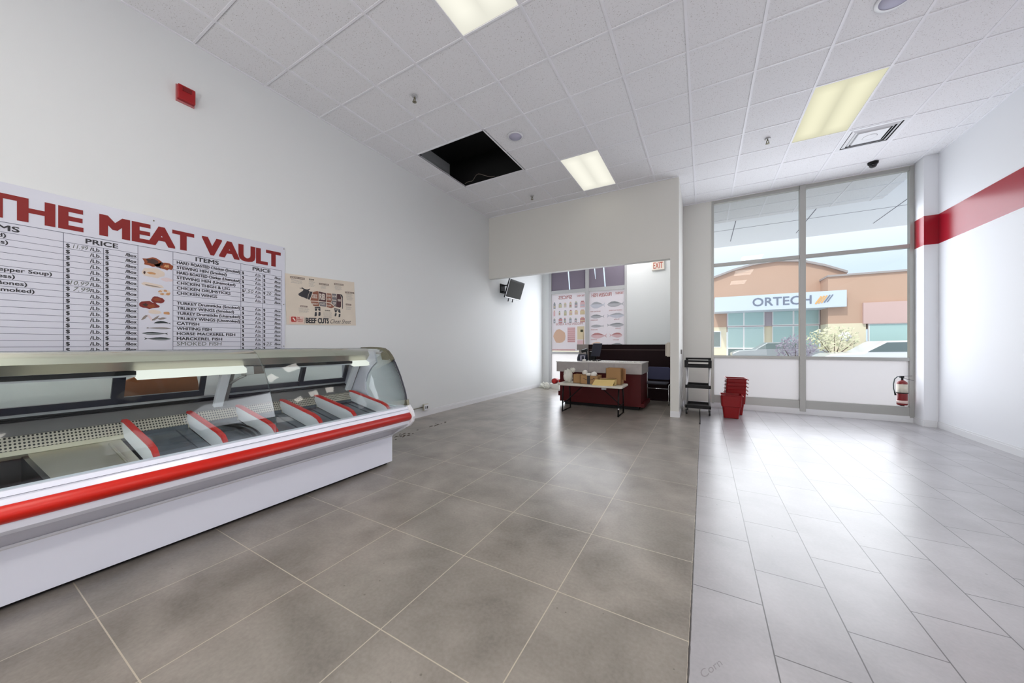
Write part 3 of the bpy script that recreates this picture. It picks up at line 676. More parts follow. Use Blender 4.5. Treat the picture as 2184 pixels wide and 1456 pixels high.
pt('CHUCK', .31, .335, .05, .065, 4); pt('RIB', .402, .325, .075, .075, 4, .02); pt('SHORT', .503, .37, .028, .055, 4); pt('LOIN', .503, .325, .03, .05, 4); pt('SIRLOIN', .576, .37, .022, .052, 4)
pt('TIP', .578, .27, .035, .042, 4); pt('ROUND', .648, .32, .03, .045, 4); pt('BRISKET', .31, .255, .022, .072, 4); pt('PLATE', .412, .255, .025, .062, 4); pt('FLANK', .498, .245, .022, .06, 4)
pt('SHANK', .345, .205, .012, .055, 4); pt('SHANK', .607, .2, .012, .06, 4)
g.build('cow_diagram', ['print', mat('rust cut', (140, 84, 62), .5), mat('dark maroon cut', (70, 34, 38), .5), mat('grey cut', (112, 108, 112), .5), mat('pale lettering', (216, 206, 196), .5)], t)
g = MB()
pt('BEEF', .219, .024, .062, .134, 0, .035); pt('CUTS', .370, .024, .062, .146, 0, .035); pt('Cheat Sheet', .536, .024, .055, .30, 0, -.005, .45)
rect(g, .204, .015, .2065, .09, po, PU, PV, 0)
for (u0, v1, u1, v0) in ((.059, .575, .226, .55), (.403, .535, .533, .513), (.606, .558, .741, .536), (.761, .463, .898, .44), (.765, .298, .847, .274), (.161, .234, .247, .214)):
    rect(g, u0, v0, u1, v1, po, PU, PV, 1)
for s_, u, v, c, w, m in (('ROUND STEAK', .066, .555, .014, .155, 2), ('RUMP', .28, .555, .018, .063, 0), ('SHORT LOIN', .41, .517, .012, .115, 2), ('TENDERLOIN', .612, .54, .012, .12, 2), ('TOP SIRLOIN', .767, .445, .012, .122, 2), ('ROUND', .775, .279, .012, .062, 2), ('BRISKET', .168, .218, .011, .072, 2), ('SHANK', .468, .181, .016, .074, 0)): pt(s_, u, v, c, w, m, .02)
r2 = random.Random(5)
for (u0, u1, v1, n) in ((.06, .22, .540, 4), (.27, .36, .545, 6), (.42, .52, .50, 3), (.61, .72, .525, 5), (.77, .88, .43, 7), (.76, .86, .262, 4), (.14, .27, .205, 5), (.44, .57, .17, 7)):
    for k in range(n):
        a = u0+r2.uniform(0, .015); b = u1-r2.uniform(0, .03); v = v1-k*.0125; x = a
        while x < b:
            w = r2.uniform(.008, .02); rect(g, x, v-.004, min(b, x+w), v, po, PU, PV, 3); x += w+.004
g.build('lettering', ['print', mat('label bar', (112, 92, 84), .6), mat('label text', (222, 214, 200), .6), mat('small grey print', (150, 148, 146), .6)], t)
g = MB(); rect(g, .03, .012, .200, .10, po, PU, PV, 3)
poly(g, [(.058, .032), (.105, .032), (.112, .04), (.112, .088), (.105, .095), (.058, .095), (.051, .088), (.051, .04)], po2, PU, PV, 0)
po3 = (.0052, PO[1], PO[2]); poly(g, [(.065, .078), (.078, .086), (.098, .06), (.100, .042), (.086, .05), (.075, .068)], po3, PU, PV, 1)
for s_, v in (('THE', .078), ('MEAT', .057), ('VAULT', .036)): text(g, s_, .121, v, .015, .03 if s_ == 'THE' else .068, org=po2, U=PU, V=PV, bold=.03, m=0)
g.build('logo', [mat('logo red', (176, 52, 44), .5), mat('logo pale', (232, 214, 204), .5), 'print', mat('logo ground', (222, 196, 184), .6)], t)

# strobe alarm
t = thing('alarm_strobe', 'red rectangular fire alarm sounder high on the left wall', 'alarm', (0, 1.67, 3.6))
MB().prism([(1.607, 3.515), (1.738, 3.515), (1.738, 3.67), (1.607, 3.67)], 'x', .0, .012).build('back_plate', mat('pinkish plate', (190, 120, 122), .5), t)
MB().box(.012, 1.612, 3.53, .05, 1.735, 3.665).build('housing', 'red_alarm', t, bevel=.006)
MB().box(.05, 1.64, 3.612, .055, 1.706, 3.65).build('lens', mat('dull red lens', (120, 16, 20), .2), t)

# small tv
t = thing('television', 'small dark flat television tilted down on a wall bracket near the opening', 'television', (.27, 7.56, 2.55))
zc, xc = 2.578, .27; tilt = math.atan2(.14, .42); n_ = Vector((math.cos(tilt), 0, -math.sin(tilt))); up = Vector((math.sin(tilt), 0, math.cos(tilt))); ay = Vector((0, 1, 0)); c = Vector((xc, 7.60, zc))
MB().obox(c, n_*.035, ay*.745, up*.45).build('case', 'black', t, bevel=.004)
MB().obox(c+n_*.019, n_*.004, ay*.69, up*.385).build('screen', 'screen', t)
g = MB(); g.obox(c+n_*.018-up*.208, n_*.006, ay*.745, up*.02); g.obox(c+n_*.018-ay*.366, n_*.006, ay*.012, up*.44); g.build('bezel_edge', 'alum_light', t)
t2 = thing('wall_bracket', 'black wall bracket holding the small television', 'bracket', (0, 7.5, 2.6))
MB().box(0, 7.36, 2.50, .02, 7.56, 2.72).build('wall_plate', 'black', t2)
g = MB(); g.tube([(.02, 7.44, 2.68), (.12, 7.5, 2.69), (.235, 7.56, 2.64)], .016, 8); g.tube([(.02, 7.44, 2.53), (.11, 7.5, 2.52), (.205, 7.56, 2.52)], .016, 8); g.build('arm', 'black', t2)
for y in (7.45, 7.65): MB().tube([(.2, y, 2.40), (.17, y, 2.29)], .012, 6).build('prong', 'black', t2)

# outlet with conduit
t = thing('outlet_box', 'metal surface outlet box with conduit low on the left wall', 'outlet', (0, 4.85, .15))
MB().box(.014, 4.76, .105, .055, 4.87, .215).build('box', 'steel', t, bevel=.004)
MB().box(.055, 4.767, .112, .058, 4.863, .208).build('cover', 'white_pl', t)
g = MB()
for y in (4.79, 4.83): g.box(.058, y, .135, .0595, y+.02, .18)
g.build('socket', 'black', t)
MB().tube([(.022, 3.6, .16), (.022, 4.76, .165)], .008, 8).build('conduit', 'steel_olive', t)

# ================================================================ DISPLAY CASE
CY0, CY1 = -.95, 2.885
t = thing('meat_display_case', 'long white refrigerated meat display case with red bumper and curved glass', 'display case', (1.05, 1.0, 0))
MB().box(.62, CY0+.03, 0, 1.37, CY1-.03, .03).build('plinth', 'blackm', t)
MB().box(.58, CY0, .03, 1.42, CY1, .292).build('base_panel', 'case_white', t, bevel=.003)
MB().prism([(1.38, .292), (1.425, .292), (1.432, .300), (1.425, .309), (1.38, .309)], 'y', CY0, CY1).build('base_lip', 'white_pl', t)
g = MB(); g.prism([(.58, .309), (1.42, .309), (1.605, .425), (1.58, .43), (1.44, .345), (.60, .345)], 'y', CY0, CY1-.0); g.build('underside', 'case_grey', t)
g = MB(); g.prism([(1.600, .420), (1.63, .425), (1.66, .45), (1.668, .485), (1.668, .566), (1.655, .590), (1.635, .618), (1.575, .618), (1.56, .60), (1.555, .43)], 'y', CY0, CY1); g.build('front_rail', 'case_white', t)
g = MB(); g.box(1.655, CY0, .596, 1.6575, CY1, .5975); g.box(1.6685, CY0, .562, 1.6695, CY1, .564); g.build('rail_groove', 'sign_line', t)
pr = [(1.666, .485)]+[(1.668+.034*math.sin(math.pi*(k+.5)/9), .487+.076*(k/8)) for k in range(9)]+[(1.666, .566)]
MB().prism(pr, 'y', CY0, CY1, smooth=True).build('bumper', 'red_bump', t)
MB().box(.56, CY0, .03, .60, CY1, .80).build('rear_panel', 'case_grey', t)
MB().box(.60, CY0+.03, .347, 1.45, CY1-.03, .36).build('tub_floor', 'blackm', t)
# deck trays between the dividers
DV = [1.105, 1.435, 1.745, 2.085, 2.405, 2.79]
edges = DV[:]+[CY1-.03]
for a, b in zip(edges[:-1], edges[1:]):
    g = MB(); a0, b0 = a+.012, b-.006
    if b0-a0 < .04: continue
    g.prism([(.87, .628), (1.54, .500), (1.54, .490), (.87, .618)], 'y', a0, b0); g.prism([(.87, .634), (1.54, .506), (1.54, .500), (.87, .628)], 'y', b0-.07, b0-.055)
    g.prism([(.87, .650), (.885, .650), (.885, .62), (.87, .62)], 'y', a0, b0)
    g.build('deck_tray', 'deck', t)
g = MB(); g.prism([(.86, .625), (1.54, .500), (1.54, .492), (.86, .617)], 'y', .735, 1.09); g.tube([(.95, 1.03, .615), (1.25, 1.035, .562), (1.53, 1.04, .508)], .007, 8); g.build('deck_plate', 'steel', t)
g = MB(); g.box(.86, -.9, .40, 1.54, .73, .41); g.box(.86, .715, .41, 1.54, .735, .61); g.build('well_liner', mat('dark well metal', (48, 48, 50), .3, .5), t)
# rear duct and ledge
g = MB(); g.prism([(.80, .722), (.815, .722), (.875, .652), (.86, .645), (.845, .655)], 'y', CY0, CY1-.03); g.build('perforated_duct', 'perf', t)
g = MB(); g.prism([(.845, .655), (.875, .65), (.885, .625), (.86, .60), (.83, .60)], 'y', CY0, CY1-.03); g.build('deck_edge', mat('cream metal', (186, 180, 160), .4), t)
g = MB(); g.prism([(.60, .30), (.83, .60), (.83, .655), (.80, .722), (.815, .724), (.70, .785), (.60, .79)], 'y', CY0, CY1-.03); g.build('rear_ledge', 'grey_pl', t)
g = MB(); g.prism([(.60, .79), (.695, .787), (.685, .800), (.60, .802)], 'y', CY0, CY1-.03); g.prism([(.60, .812), (.672, .812), (.665, .828), (.60, .828)], 'y', CY0, CY1-.03, 1); g.prism([(.60, .802), (.678, .802), (.672, .812), (.60, .812)], 'y', CY0, CY1-.03, 2); g.build('door_track', ['black', 'alum_light', 'blackm'], t)
# rear sliding doors (tilted plane)
def D(y, s_, d=0):   # s_ 0..1 up the door, d outwards
    x = .625+.10*s_+d; z = .828+.27*s_; return (x, y, z)
def dbar(g, y0, y1, s0, s1, d0=0, d1=.02, m=0):
    g.add([D(y0, s0, d0), D(y1, s0, d0), D(y1, s0, d1), D(y0, s0, d1), D(y0, s1, d0), D(y1, s1, d0), D(y1, s1, d1), D(y0, s1, d1)], [(0,3,2,1),(4,5,6,7),(0,1,5,4),(1,2,6,5),(2,3,7,6),(3,0,4,7)], m)
def door(ya, yb, off):
    g = MB(); dbar(g, ya, yb, 0, .17, off, off+.02); dbar(g, ya, yb, .93, 1, off, off+.02); dbar(g, ya, ya+.035, .17, .93, off, off+.02); dbar(g, yb-.035, yb, .17, .93, off, off+.02)
    dbar(g, ya+.035, yb-.035, .17, .185, off, off+.021, 1)
    p = g.build('rear_door', ['navy', 'alum_light'], t)
    h = MB(); dbar(h, ya+.035, yb-.035, .185, .93, off+.008, off+.012); h.build('door_pane', 'door_glass', p)
door(-.9, .34, 0); door(.30, 1.12, .022); door(1.115, 1.60, 0); door(1.69, 2.385, 0); door(2.35, 2.86, .022)
# sloping posts
def post(y0):
    g = MB(); a = Vector((.775, y0, .745)); b = Vector((.955, y0, 1.075)); d = (b-a); n2 = Vector((d.z, 0, -d.x)).normalized()
    g.obox((a+b)/2+Vector((0, .03, 0)), Vector((0, .06, 0)), n2*.035, d); g.obox((a+b)/2+Vector((0, .075, 0))-n2*.005, Vector((0, .03, 0)), n2*.025, d, 1)
    g.build('post', ['white_pl', 'grey_pl'], t, bevel=.003)
post(1.615); post(2.79)
# canopy
g = MB(); g.prism([(.60, 1.207), (1.045, 1.207), (1.085, 1.14), (1.035, 1.082), (1.02, 1.082), (1.06, 1.14), (1.03, 1.19), (.60, 1.19)], 'y', CY0, CY1-.01); g.build('canopy', 'steel', t)
g = MB(); g.box(.72, CY0, 1.098, 1.02, CY1-.02, 1.104); g.build('canopy_underside', 'grey_pl', t)
g = MB(); g.box(.97, CY0, 1.052, 1.025, CY1-.03, 1.078); g.box(.975, CY0, 1.040, 1.015, CY1-.03, 1.052, 1); g.build('light_channel', ['blackm', 'alum_light'], t)
def lightfix(a, b):
    g = MB(); g.prism([(1.03, 1.080), (1.075, 1.060), (1.085, 1.028), (1.045, 1.020), (.99, 1.036), (.985, 1.080)], 'y', a, b); g.prism([(1.076, 1.0605), (1.087, 1.0575), (1.0875, 1.0555), (1.077, 1.0585)], 'y', a, b)
    g.build('lamp_diffuser', 'tube', t)
lightfix(1.13, 1.725); lightfix(2.70, 2.865)  # second: short added glowing piece, standing in for a bright white shape
g = MB(); g.prism([(.98, 1.0), (1.07, 1.01), (1.06, 1.075), (.98, 1.075)], 'y', 1.727, 1.78); g.box(.99, 1.78, 1.01, 1.06, 1.86, 1.072, 1); g.tube([(1.0, 1.75, 1.0), (.95, 1.72, .975), (.88, 1.69, .93)], .010, 8); g.tube([(1.02, 1.80, 1.072), (1.06, 1.80, 1.14), (1.04, 1.795, 1.20)], .003, 6, 2)
g.build('lamp_holder', ['alum', mat('brown holder', (92, 80, 72), .5), 'alum_light'], t)
# curved glass
GP = [(1.618, .612), (1.628, .66), (1.622, .70), (1.614, .74), (1.593, .80), (1.566, .862), (1.535, .93), (1.5, .994), (1.463, 1.055), (1.419, 1.111), (1.385, 1.15), (1.35, 1.182), (1.315, 1.20), (1.27, 1.212), (1.20, 1.216), (1.08, 1.216)]
for a, b in ((CY0, 1.676), (1.681, CY1-.012)): MB().shell(GP, .005, 'y', a, b, 0, 1).build('curved_glass', ['case_glass', 'glass_edge'], t)
# end panel with concave cut, end glass, rail, caps
EP = [(.60, 1.19), (1.15, 1.19), (1.19, 1.06), (1.11, 1.0), (1.045, .925), (1.01, .84), (1.01, .765), (1.05, .705), (1.12, .661), (1.30, .615), (1.58, .575), (1.60, .43), (1.50, .38), (.60, .31)]
for y in (CY0, CY1-.02): MB().prism(EP, 'y', y, y+.02).build('end_panel', 'case_grey', t)
EG = [(1.15, 1.19), (1.19, 1.06), (1.11, 1.0), (1.045, .925), (1.01, .84), (1.01, .765), (1.05, .705), (1.12, .661), (1.30, .615), (1.58, .59), (1.61, .612)]+[(p[0]-.006, p[1]-.004) for p in GP[1:13]]
MB().prism(EG, 'y', CY1-.012, CY1-.008).build('end_glass', 'case_glass', t)
g = MB(); rp = [(.95, 1.222), (1.1, 1.226), (1.22, 1.224), (1.30, 1.214), (1.36, 1.186), (1.41, 1.14), (1.445, 1.095)]
vs = []
for (x, z) in rp: vs += [(x, CY1-.03, z), (x, CY1+.012, z), (x-.008, CY1+.012, z-.022), (x-.008, CY1-.03, z-.022)]
fs = [(4*i+k, 4*i+(k+1) % 4, 4*i+4+(k+1) % 4, 4*i+4+k) for i in range(len(rp)-1) for k in range(4)]+[(3, 2, 1, 0), (4*len(rp)-4, 4*len(rp)-3, 4*len(rp)-2, 4*len(rp)-1)]
g.add(vs, fs); g.prism([(1.26, 1.19), (1.40, 1.13), (1.38, 1.09), (1.30, 1.09)], 'y', CY1-.03, CY1-.01); g.box(1.20, CY1-.03, 1.15, 1.27, CY1-.01, 1.17); g.build('end_rail', 'steel_olive', t)
MB().tube([(p[0]+.003, CY1, p[1]) for p in GP[1:10]], .009, 8).build('end_seal', 'navy', t)
g = MB(); g.prism([(1.60, .40), (1.66, .425), (1.705, .475), (1.715, .525), (1.70, .58), (1.655, .63), (1.62, .66), (1.60, .64)], 'y', CY1, CY1+.035)
g.prism([(.62, .30), (1.42, .30), (1.60, .395), (1.60, .60), (1.3, .63), (.62, .70)], 'y', CY1, CY1+.02); g.build('end_cap', 'white_pl', t, bevel=.006)
MB().prism([(1.605, .63), (1.65, .635), (1.64, .69), (1.615, .69)], 'y', CY1-.01, CY1+.02).build('rail_foot', 'steel_olive', t)
# dividers with red trim
for y in DV:
    top = [(.845, .735), (.90, .732), (1.36, .650), (1.43, .628), (1.465, .60), (1.485, .56), (1.49, .515)]
    g = MB(); g.prism(top+[(1.43, .515), (.87, .632), (.845, .64)], 'y', y, y+.008); p = g.build('divider', 'white_pl', t)
    g = MB(); vs = []
    for x, z in top: vs += [(x, y-.006, z-.004), (x+.004, y-.003, z+.012), (x+.004, y+.020, z+.012), (x, y+.024, z-.004)]
    n = len(top); fs = [(4*i+k, 4*i+(k+1) % 4, 4*i+4+(k+1) % 4, 4*i+4+k) for i in range(n-1) for k in range(4)]+[(3, 2, 1, 0), (4*n-4, 4*n-3, 4*n-2, 4*n-1)]
    g.add(vs, fs); g.build('red_trim', 'red_trim', p)

# things in and behind the case
g = MB(); pts = []
for k in range(30):
    u = k/29; pts.append((.93+.55*u**1.4, 1.50+.05*math.sin(u*3)+.10*math.sin(u*2.2)+.05*u, .632-.105*u**1.4+.012))
g.tube(pts, .012, 8); g.tube([(p[0]+.02*math.sin(i*.3), p[1]+.05*math.sin(i/29*math.pi), p[2]) for i, p in enumerate(pts)], .007, 8)
tag(g.build('power_cable', 'black', loc=(1.2, 1.6, .57)), 'thick black cable curving over the deck between red-trimmed dividers', 'cable')
g = MB(); g.lump((1.12, .46, .50), .18, .15, .11, .22, seed=4, fl=.412)
tag(g.build('rubbish_bag', mat('black polythene', (14, 14, 16), .3), loc=(1.12, .5, .41)), 'crumpled black plastic bag in the open well of the display case', 'bag')
g = MB(); g.lump((1.38, .60, .45), .07, .07, .03, .25, seed=9, fl=.411)
tag(g.build('blue_cloth', mat('blue cloth', (20, 60, 130), .8), loc=(1.38, .60, .41)), 'small blue cloth beside the black bag inside the display case', 'cloth')
g = MB(); tp = [(1.20, .955), (1.22, .975), (1.25, .99), (1.30, 1.01), (1.38, 1.003), (1.46, 1.0), (1.54, 1.005), (1.58, 1.03), (1.605, 1.035), (1.63, .99), (1.645, .90), (1.65, .55)]
g.prism([(1.20, .0)]+tp+[(1.66, .0)], 'x', .36, .40)
tag(g.build('kraft_board', 'card_red', loc=(.38, 1.38, 0)), 'reddish brown board with wavy top edge standing behind the display case', 'board')

# ================================================================ CASHIER AREA
t = thing('checkout_counter', 'dark red checkout counter with grey stone-look band behind the folding table', 'counter', (2.4, 7.5, 0))
MB().box(1.70, 7.22, 0, 3.18, 7.85, .07).build('kick_plinth', 'blackm', t)
MB().box(1.62, 7.14, .07, 3.24, 7.92, .69).build('cabinet', 'red_dark', t, bevel=.004)
g = MB(); g.box(1.56, 7.10, .69, 3.26, 7.95, .885); g.build('upper_band', 'grey_lam', t, bevel=.004)
MB().box(1.55, 7.09, .885, 3.27, 7.96, .905).build('counter_top', mat('pale laminate', (196, 192, 190), .3), t, bevel=.003)
MB().box(3.24, 7.14, .07, 3.30, 7.92, .14).build('skirting', 'red_dark', t); MB().box(1.56, 7.2, .17, 1.62, 7.9, .27).build('side_ledge', 'red_dark', t)
g = MB(); 
for x in (2.245, 2.75): g.box(x, 7.0985, .70, x+.003, 7.1, .88)
g.build('band_joint', 'sign_line', t)
# back counter
t = thing('back_counter', 'tall dark brown counter with ledge below the white wall', 'counter', (2.7, 8.9, 0))
MB().box(1.80, 8.60, 0, 3.72, 8.66, 1.25).build('front_panel', 'brown', t, bevel=.003)
MB().box(1.80, 8.585, 1.125, 3.72, 8.60, 1.14).build('ledge_strip', mat('brown edge', (70, 46, 42), .4), t)
MB().box(1.80, 8.58, 1.235, 3.72, 9.1, 1.255).build('top', 'brown', t)
g = MB(); g.box(1.56, 8.58, 0, 1.80, 9.0, 1.12); g.box(1.51, 8.56, 1.12, 1.80, 9.05, 1.26); g.build('end_cabinet', mat('taupe laminate', (146, 138, 134), .45), t, bevel=.003)

# folding table
t = thing('folding_table', 'low white folding table with black legs in front of red counter', 'table', (2.46, 6.6, 0))
g = MB(); ox = [(1.90, 6.34), (1.93, 6.32), (3.02, 6.32), (3.06, 6.35), (3.06, 6.86), (3.03, 6.89), (1.92, 6.89), (1.88, 6.86), (1.88, 6.36)]
g.prism(ox, 'z', .498, .535); g.build('table_top', mat('off white table plastic', (206, 202, 190), .4), t, bevel=.008)
for x in (1.96, 2.98):
    g = MB(); g.tube([(x, 6.40, .0), (x, 6.42, .30), (x, 6.46, .498)], .013, 8); g.build('leg', 'black', t)
    g = MB(); g.tube([(x, 6.84, .0), (x, 6.82, .30), (x, 6.78, .498)], .013, 8); g.build('leg', 'black', t)
    g = MB(); g.tube([(x, 6.41, .17), (x, 6.83, .17)], .010, 8); g.tube([(x, 6.40, .012), (x, 6.84, .012)], .011, 8); g.build('cross_bar', 'black', t)
g = MB(); g.tube([(2.98, 6.62, .17), (2.6, 6.62, .49)], .008, 8); g.tube([(1.96, 6.62, .17), (2.3, 6.62, .49)], .008, 8); g.build('brace', 'black', t)
g = MB(); g.box(2.64, 6.60, .43, 2.72, 6.63, .46); g.build('brace_clip', 'white_pl', t)
g = MB(); g.box(2.98, 6.385, .13, 3.0, 6.395, .15); g.build('leg_tag', 'white_pl', t)

def carton(x0, y0, x1, y1, z0, z1, label, name='cardboard_box', mk='card', flaps=True, rz=0):
    cx, cy = (x0+x1)/2, (y0+y1)/2
    t = thing(name, label, 'box', (cx, cy, z0))
    a, b, h, w = (x1-x0)/2, (y1-y0)/2, z1-z0, .005
    g = MB(); OFF['tmp'] = Vector((0, 0, 0))
    g.box(cx-a, cy-b, z0, cx+a, cy+b, z0+w); g.box(cx-a, cy-b, z0, cx+a, cy-b+w, z1); g.box(cx-a, cy+b-w, z0, cx+a, cy+b, z1); g.box(cx-a, cy-b, z0, cx-a+w, cy+b, z1); g.box(cx+a-w, cy-b, z0, cx+a, cy+b, z1)
    g.build('carton', mk, t)
    if flaps:
        for sx, sy in ((-1, 0), (1, 0), (0, -1), (0, 1)):
            g = MB()
            if sx: g.obox((cx+sx*(a+.03), cy, z1-.02), (w, 0, 0), (0, 2*b, 0), (sx*.055, 0, -.05)) if sx > 0 else g.obox((cx+sx*(a-.002), cy, z1+.035), (w, 0, 0), (0, 2*b, 0), (sx*.02, 0, .07))
            elif sy > 0: g.obox((cx, cy+b, z1+.035), (2*a, 0, 0), (0, w, 0), (0, .02, .07))
            else: continue
            g.build('flap', mk, t)
    t.rotation_euler = (0, 0, rz); return t
TZ = .536
carton(2.135, 6.50, 2.275, 6.68, TZ, .695, 'small brown cardboard box next to the white plastic bag on the table', flaps=False)
b = carton(2.29, 6.44, 2.62, 6.70, TZ, .69, 'brown cardboard box with dark tape strip and curved arrow printed on front', flaps=False)
MB().box(2.42, 6.4385, TZ, 2.475, 6.44, .69).build('tape_strip', 'tape', b)
g = MB(); cc = [(2.345+.2*u, .640-.030*math.sin(math.pi*u)) for u in [k/12 for k in range(13)]]
stroke(g, cc, .007, (0, 6.4375, 0), (1, 0, 0), (0, 0, 1)); poly(g, [(2.53, .648), (2.56, .652), (2.553, .628)], (0, 6.4375, 0), (1, 0, 0), (0, 0, 1)); g.build('arrow_mark', 'print', b)
b = carton(2.72, 6.60, 2.99, 6.82, TZ, .825, 'tall brown cardboard box at the right end of the folding table', flaps=False)
MB().obox((3.03, 6.66, .72), (.07, -.10, 0), (.004, .003, 0), (0, 0, .21)).build('flap', mat('pinkish cardboard', (180, 136, 98), .8), b)
t = thing('open_carton', 'pale open carton with sloping front lid at the table edge', 'box', (2.73, 6.42, TZ))
g = MB(); g.add([(2.54, 6.325, TZ), (2.90, 6.325, TZ), (2.93, 6.40, TZ+.105), (2.58, 6.40, TZ+.095), (2.54, 6.330, TZ), (2.90, 6.330, TZ), (2.93, 6.406, TZ+.105), (2.58, 6.406, TZ+.095)], [(0,1,2,3),(7,6,5,4),(0,4,5,1),(1,5,6,2),(2,6,7,3),(3,7,4,0)]); g.build('front_lid', 'card_light', t)
g = MB(); g.box(2.64, 6.41, TZ, 2.92, 6.57, TZ+.005); g.box(2.64, 6.565, TZ, 2.92, 6.57, TZ+.1); g.box(2.64, 6.41, TZ, 2.645, 6.57, TZ+.09); g.box(2.915, 6.41, TZ, 2.92, 6.57, TZ+.1); g.build('tray', 'card_light', t)
MB().obox((2.78, 6.5, TZ+.118), (.26, .0, .02), (0, .14, 0), (0, 0, .004)).build('top_flap', 'card', t)
g = MB(); g.lump((2.01, 6.57, .655), .085, .085, .125, .15, seed=11, fl=TZ+.001); g.lump((2.10, 6.57, .77), .045, .03, .04, .3, seed=12)
tag(g.build('shopping_bag', 'bag', loc=(2.02, 6.57, TZ)), 'white plastic bag at the left end of the folding table', 'bag')
def roll(x, y, z, r, h, axis, label, tz):
    g = MB(); g.lathe([(r*.3, -h/2), (r, -h/2), (r, h/2), (r*.3, h/2)], (x, y, z), 24, ax=axis)
    tag(g.build('paper_roll', 'paper', loc=(x, y, z)), label, 'paper roll', 'paper rolls in the boxes')
roll(2.275, 6.78, .717, .045, .07, 'y', 'white paper roll standing tallest above the gap between two boxes', TZ)
roll(2.40, 6.60, .695, .03, .08, 'x', 'small white paper roll lying in the taped box beside bigger roll', TZ)
roll(2.50, 6.60, .70, .05, .09, 'y', 'largest white paper roll poking out of the taped box', TZ)
# raise tall roll on a small pack
tag(MB().box(2.20, 6.73, TZ, 2.34, 6.84, .671).build('paper_pack', 'paper', loc=(2.27, 6.78, TZ)), 'white pack under the tall paper roll behind the boxes', 'pack')

# counter-top equipment
CT = .906
t = thing('pos_monitor', 'dark blue-black till monitor leaning back on the counter', 'monitor', (2.24, 7.7, CT))
MB().box(2.10, 7.62, CT, 2.32, 7.80, CT+.02).build('base', 'black', t, bevel=.004)
g = MB(); g.tube([(2.20, 7.74, CT+.02), (2.22, 7.74, CT+.14)], .02, 10); g.build('stand', 'black', t)
g = MB(); g.obox((2.245, 7.70, CT+.235), (.20, -.02, 0), (.0, .03, .006), (.055, -.01, .28)); g.build('screen_housing', 'navy', t, bevel=.006)
t = thing('receipt_printer', 'dark receipt printer with white front frame on the counter', 'printer', (1.98, 7.6, CT))
g = MB(); g.prism([(7.50, CT), (7.70, CT), (7.70, CT+.13), (7.60, CT+.14), (7.52, CT+.07)], 'x', 1.87, 2.05); g.build('body', 'navy', t, bevel=.006)
g = MB(); g.box(1.95, 7.49, CT+.01, 1.975, 7.50, CT+.11); g.box(2.035, 7.49, CT+.01, 2.05, 7.50, CT+.11); g.box(1.95, 7.49, CT+.10, 2.05, 7.50, CT+.115); g.build('front_frame', mat('lilac grey plastic', (176, 172, 190), .4), t)
t = thing('card_terminal', 'black payment terminal on a pole between printer and monitor', 'payment terminal', (2.06, 7.75, CT))
MB().tube([(2.02, 7.78, CT), (2.0, 7.78, CT+.2)], .015, 8).build('pole', 'black', t)
MB().obox((1.96, 7.76, CT+.215), (.12, 0, .03), (0, .10, .02), (-.02, 0, .06)).build('handset', 'black', t, bevel=.006)
MB().obox((2.10, 7.86, CT+.10), (.10, 0, 0), (0, .08, 0), (0, 0, .19)).build('cash_unit', 'blackm', t, bevel=.006)
MB().box(2.06, 7.815, CT+.196, 2.15, 7.82, CT+.204).build('light_strip', 'alum_light', t)
t = thing('card_holder', 'thin tan pole with small dark card above the taupe cabinet', 'sign holder', (1.66, 8.7, 1.26))
MB().tube([(1.64, 8.7, 1.26), (1.63, 8.7, 1.62)], .008, 8).build('pole', mat('tan metal', (170, 150, 122), .5), t)
MB().box(1.56, 8.695, 1.57, 1.63, 8.705, 1.63).build('card', mat('olive card', (74, 78, 56), .6), t)
g = MB()
for k in range(26): g.lathe([(0, 0), (.016, 0), (.014, .012+.006*(k % 3)), (0, .014)], (2.2+k*.04, 7.20+.01*math.sin(k), CT), 8)
g.box(2.19, 7.19, CT, 3.22, 7.21, CT+.008)
tag(g.build('label_strip', 'paper', loc=(2.7, 7.2, CT)), 'long white scalloped strip lying along the counter edge', 'strip')
tag(MB().box(2.10, 7.16, CT, 2.16, 7.22, CT+.045).build('small_carton', 'paper', loc=(2.13, 7.19, CT), bevel=.003), 'tiny white box at left end of the scalloped strip', 'box')

# wall mounted dispenser on partition
t = thing('wall_phone', 'beige handset-shaped unit fixed to the left side of the white post', 'intercom', (3.72, 7.0, 1.16))
MB().box(3.70, 6.93, 1.04, 3.76, 7.04, 1.29).build('body', mat('beige plastic', (196, 188, 176), .5), t, bevel=.01)
MB().box(3.676, 6.95, 1.05, 3.70, 7.01, 1.27).build('handset', mat('light beige plastic', (206, 198, 186), .5), t, bevel=.01)

# exit sign
t = thing('exit_sign', 'white EXIT sign with red letters on the wall behind the opening', 'exit sign', (3.24, YF, 3.17))
MB().box(3.10, YF-.04, 3.17, 3.395, YF, 3.43).build('housing', mat('cream sign housing', (226, 218, 208), .4), t, bevel=.006)
g = MB(); text(g, 'EXIT', 3.135, 3.21, .155, .225, org=(0, YF-.0408, 0), U=(1, 0, 0), bold=.01); g.build('lettering', mat('rust red letters', (178, 84, 66), .5), t)

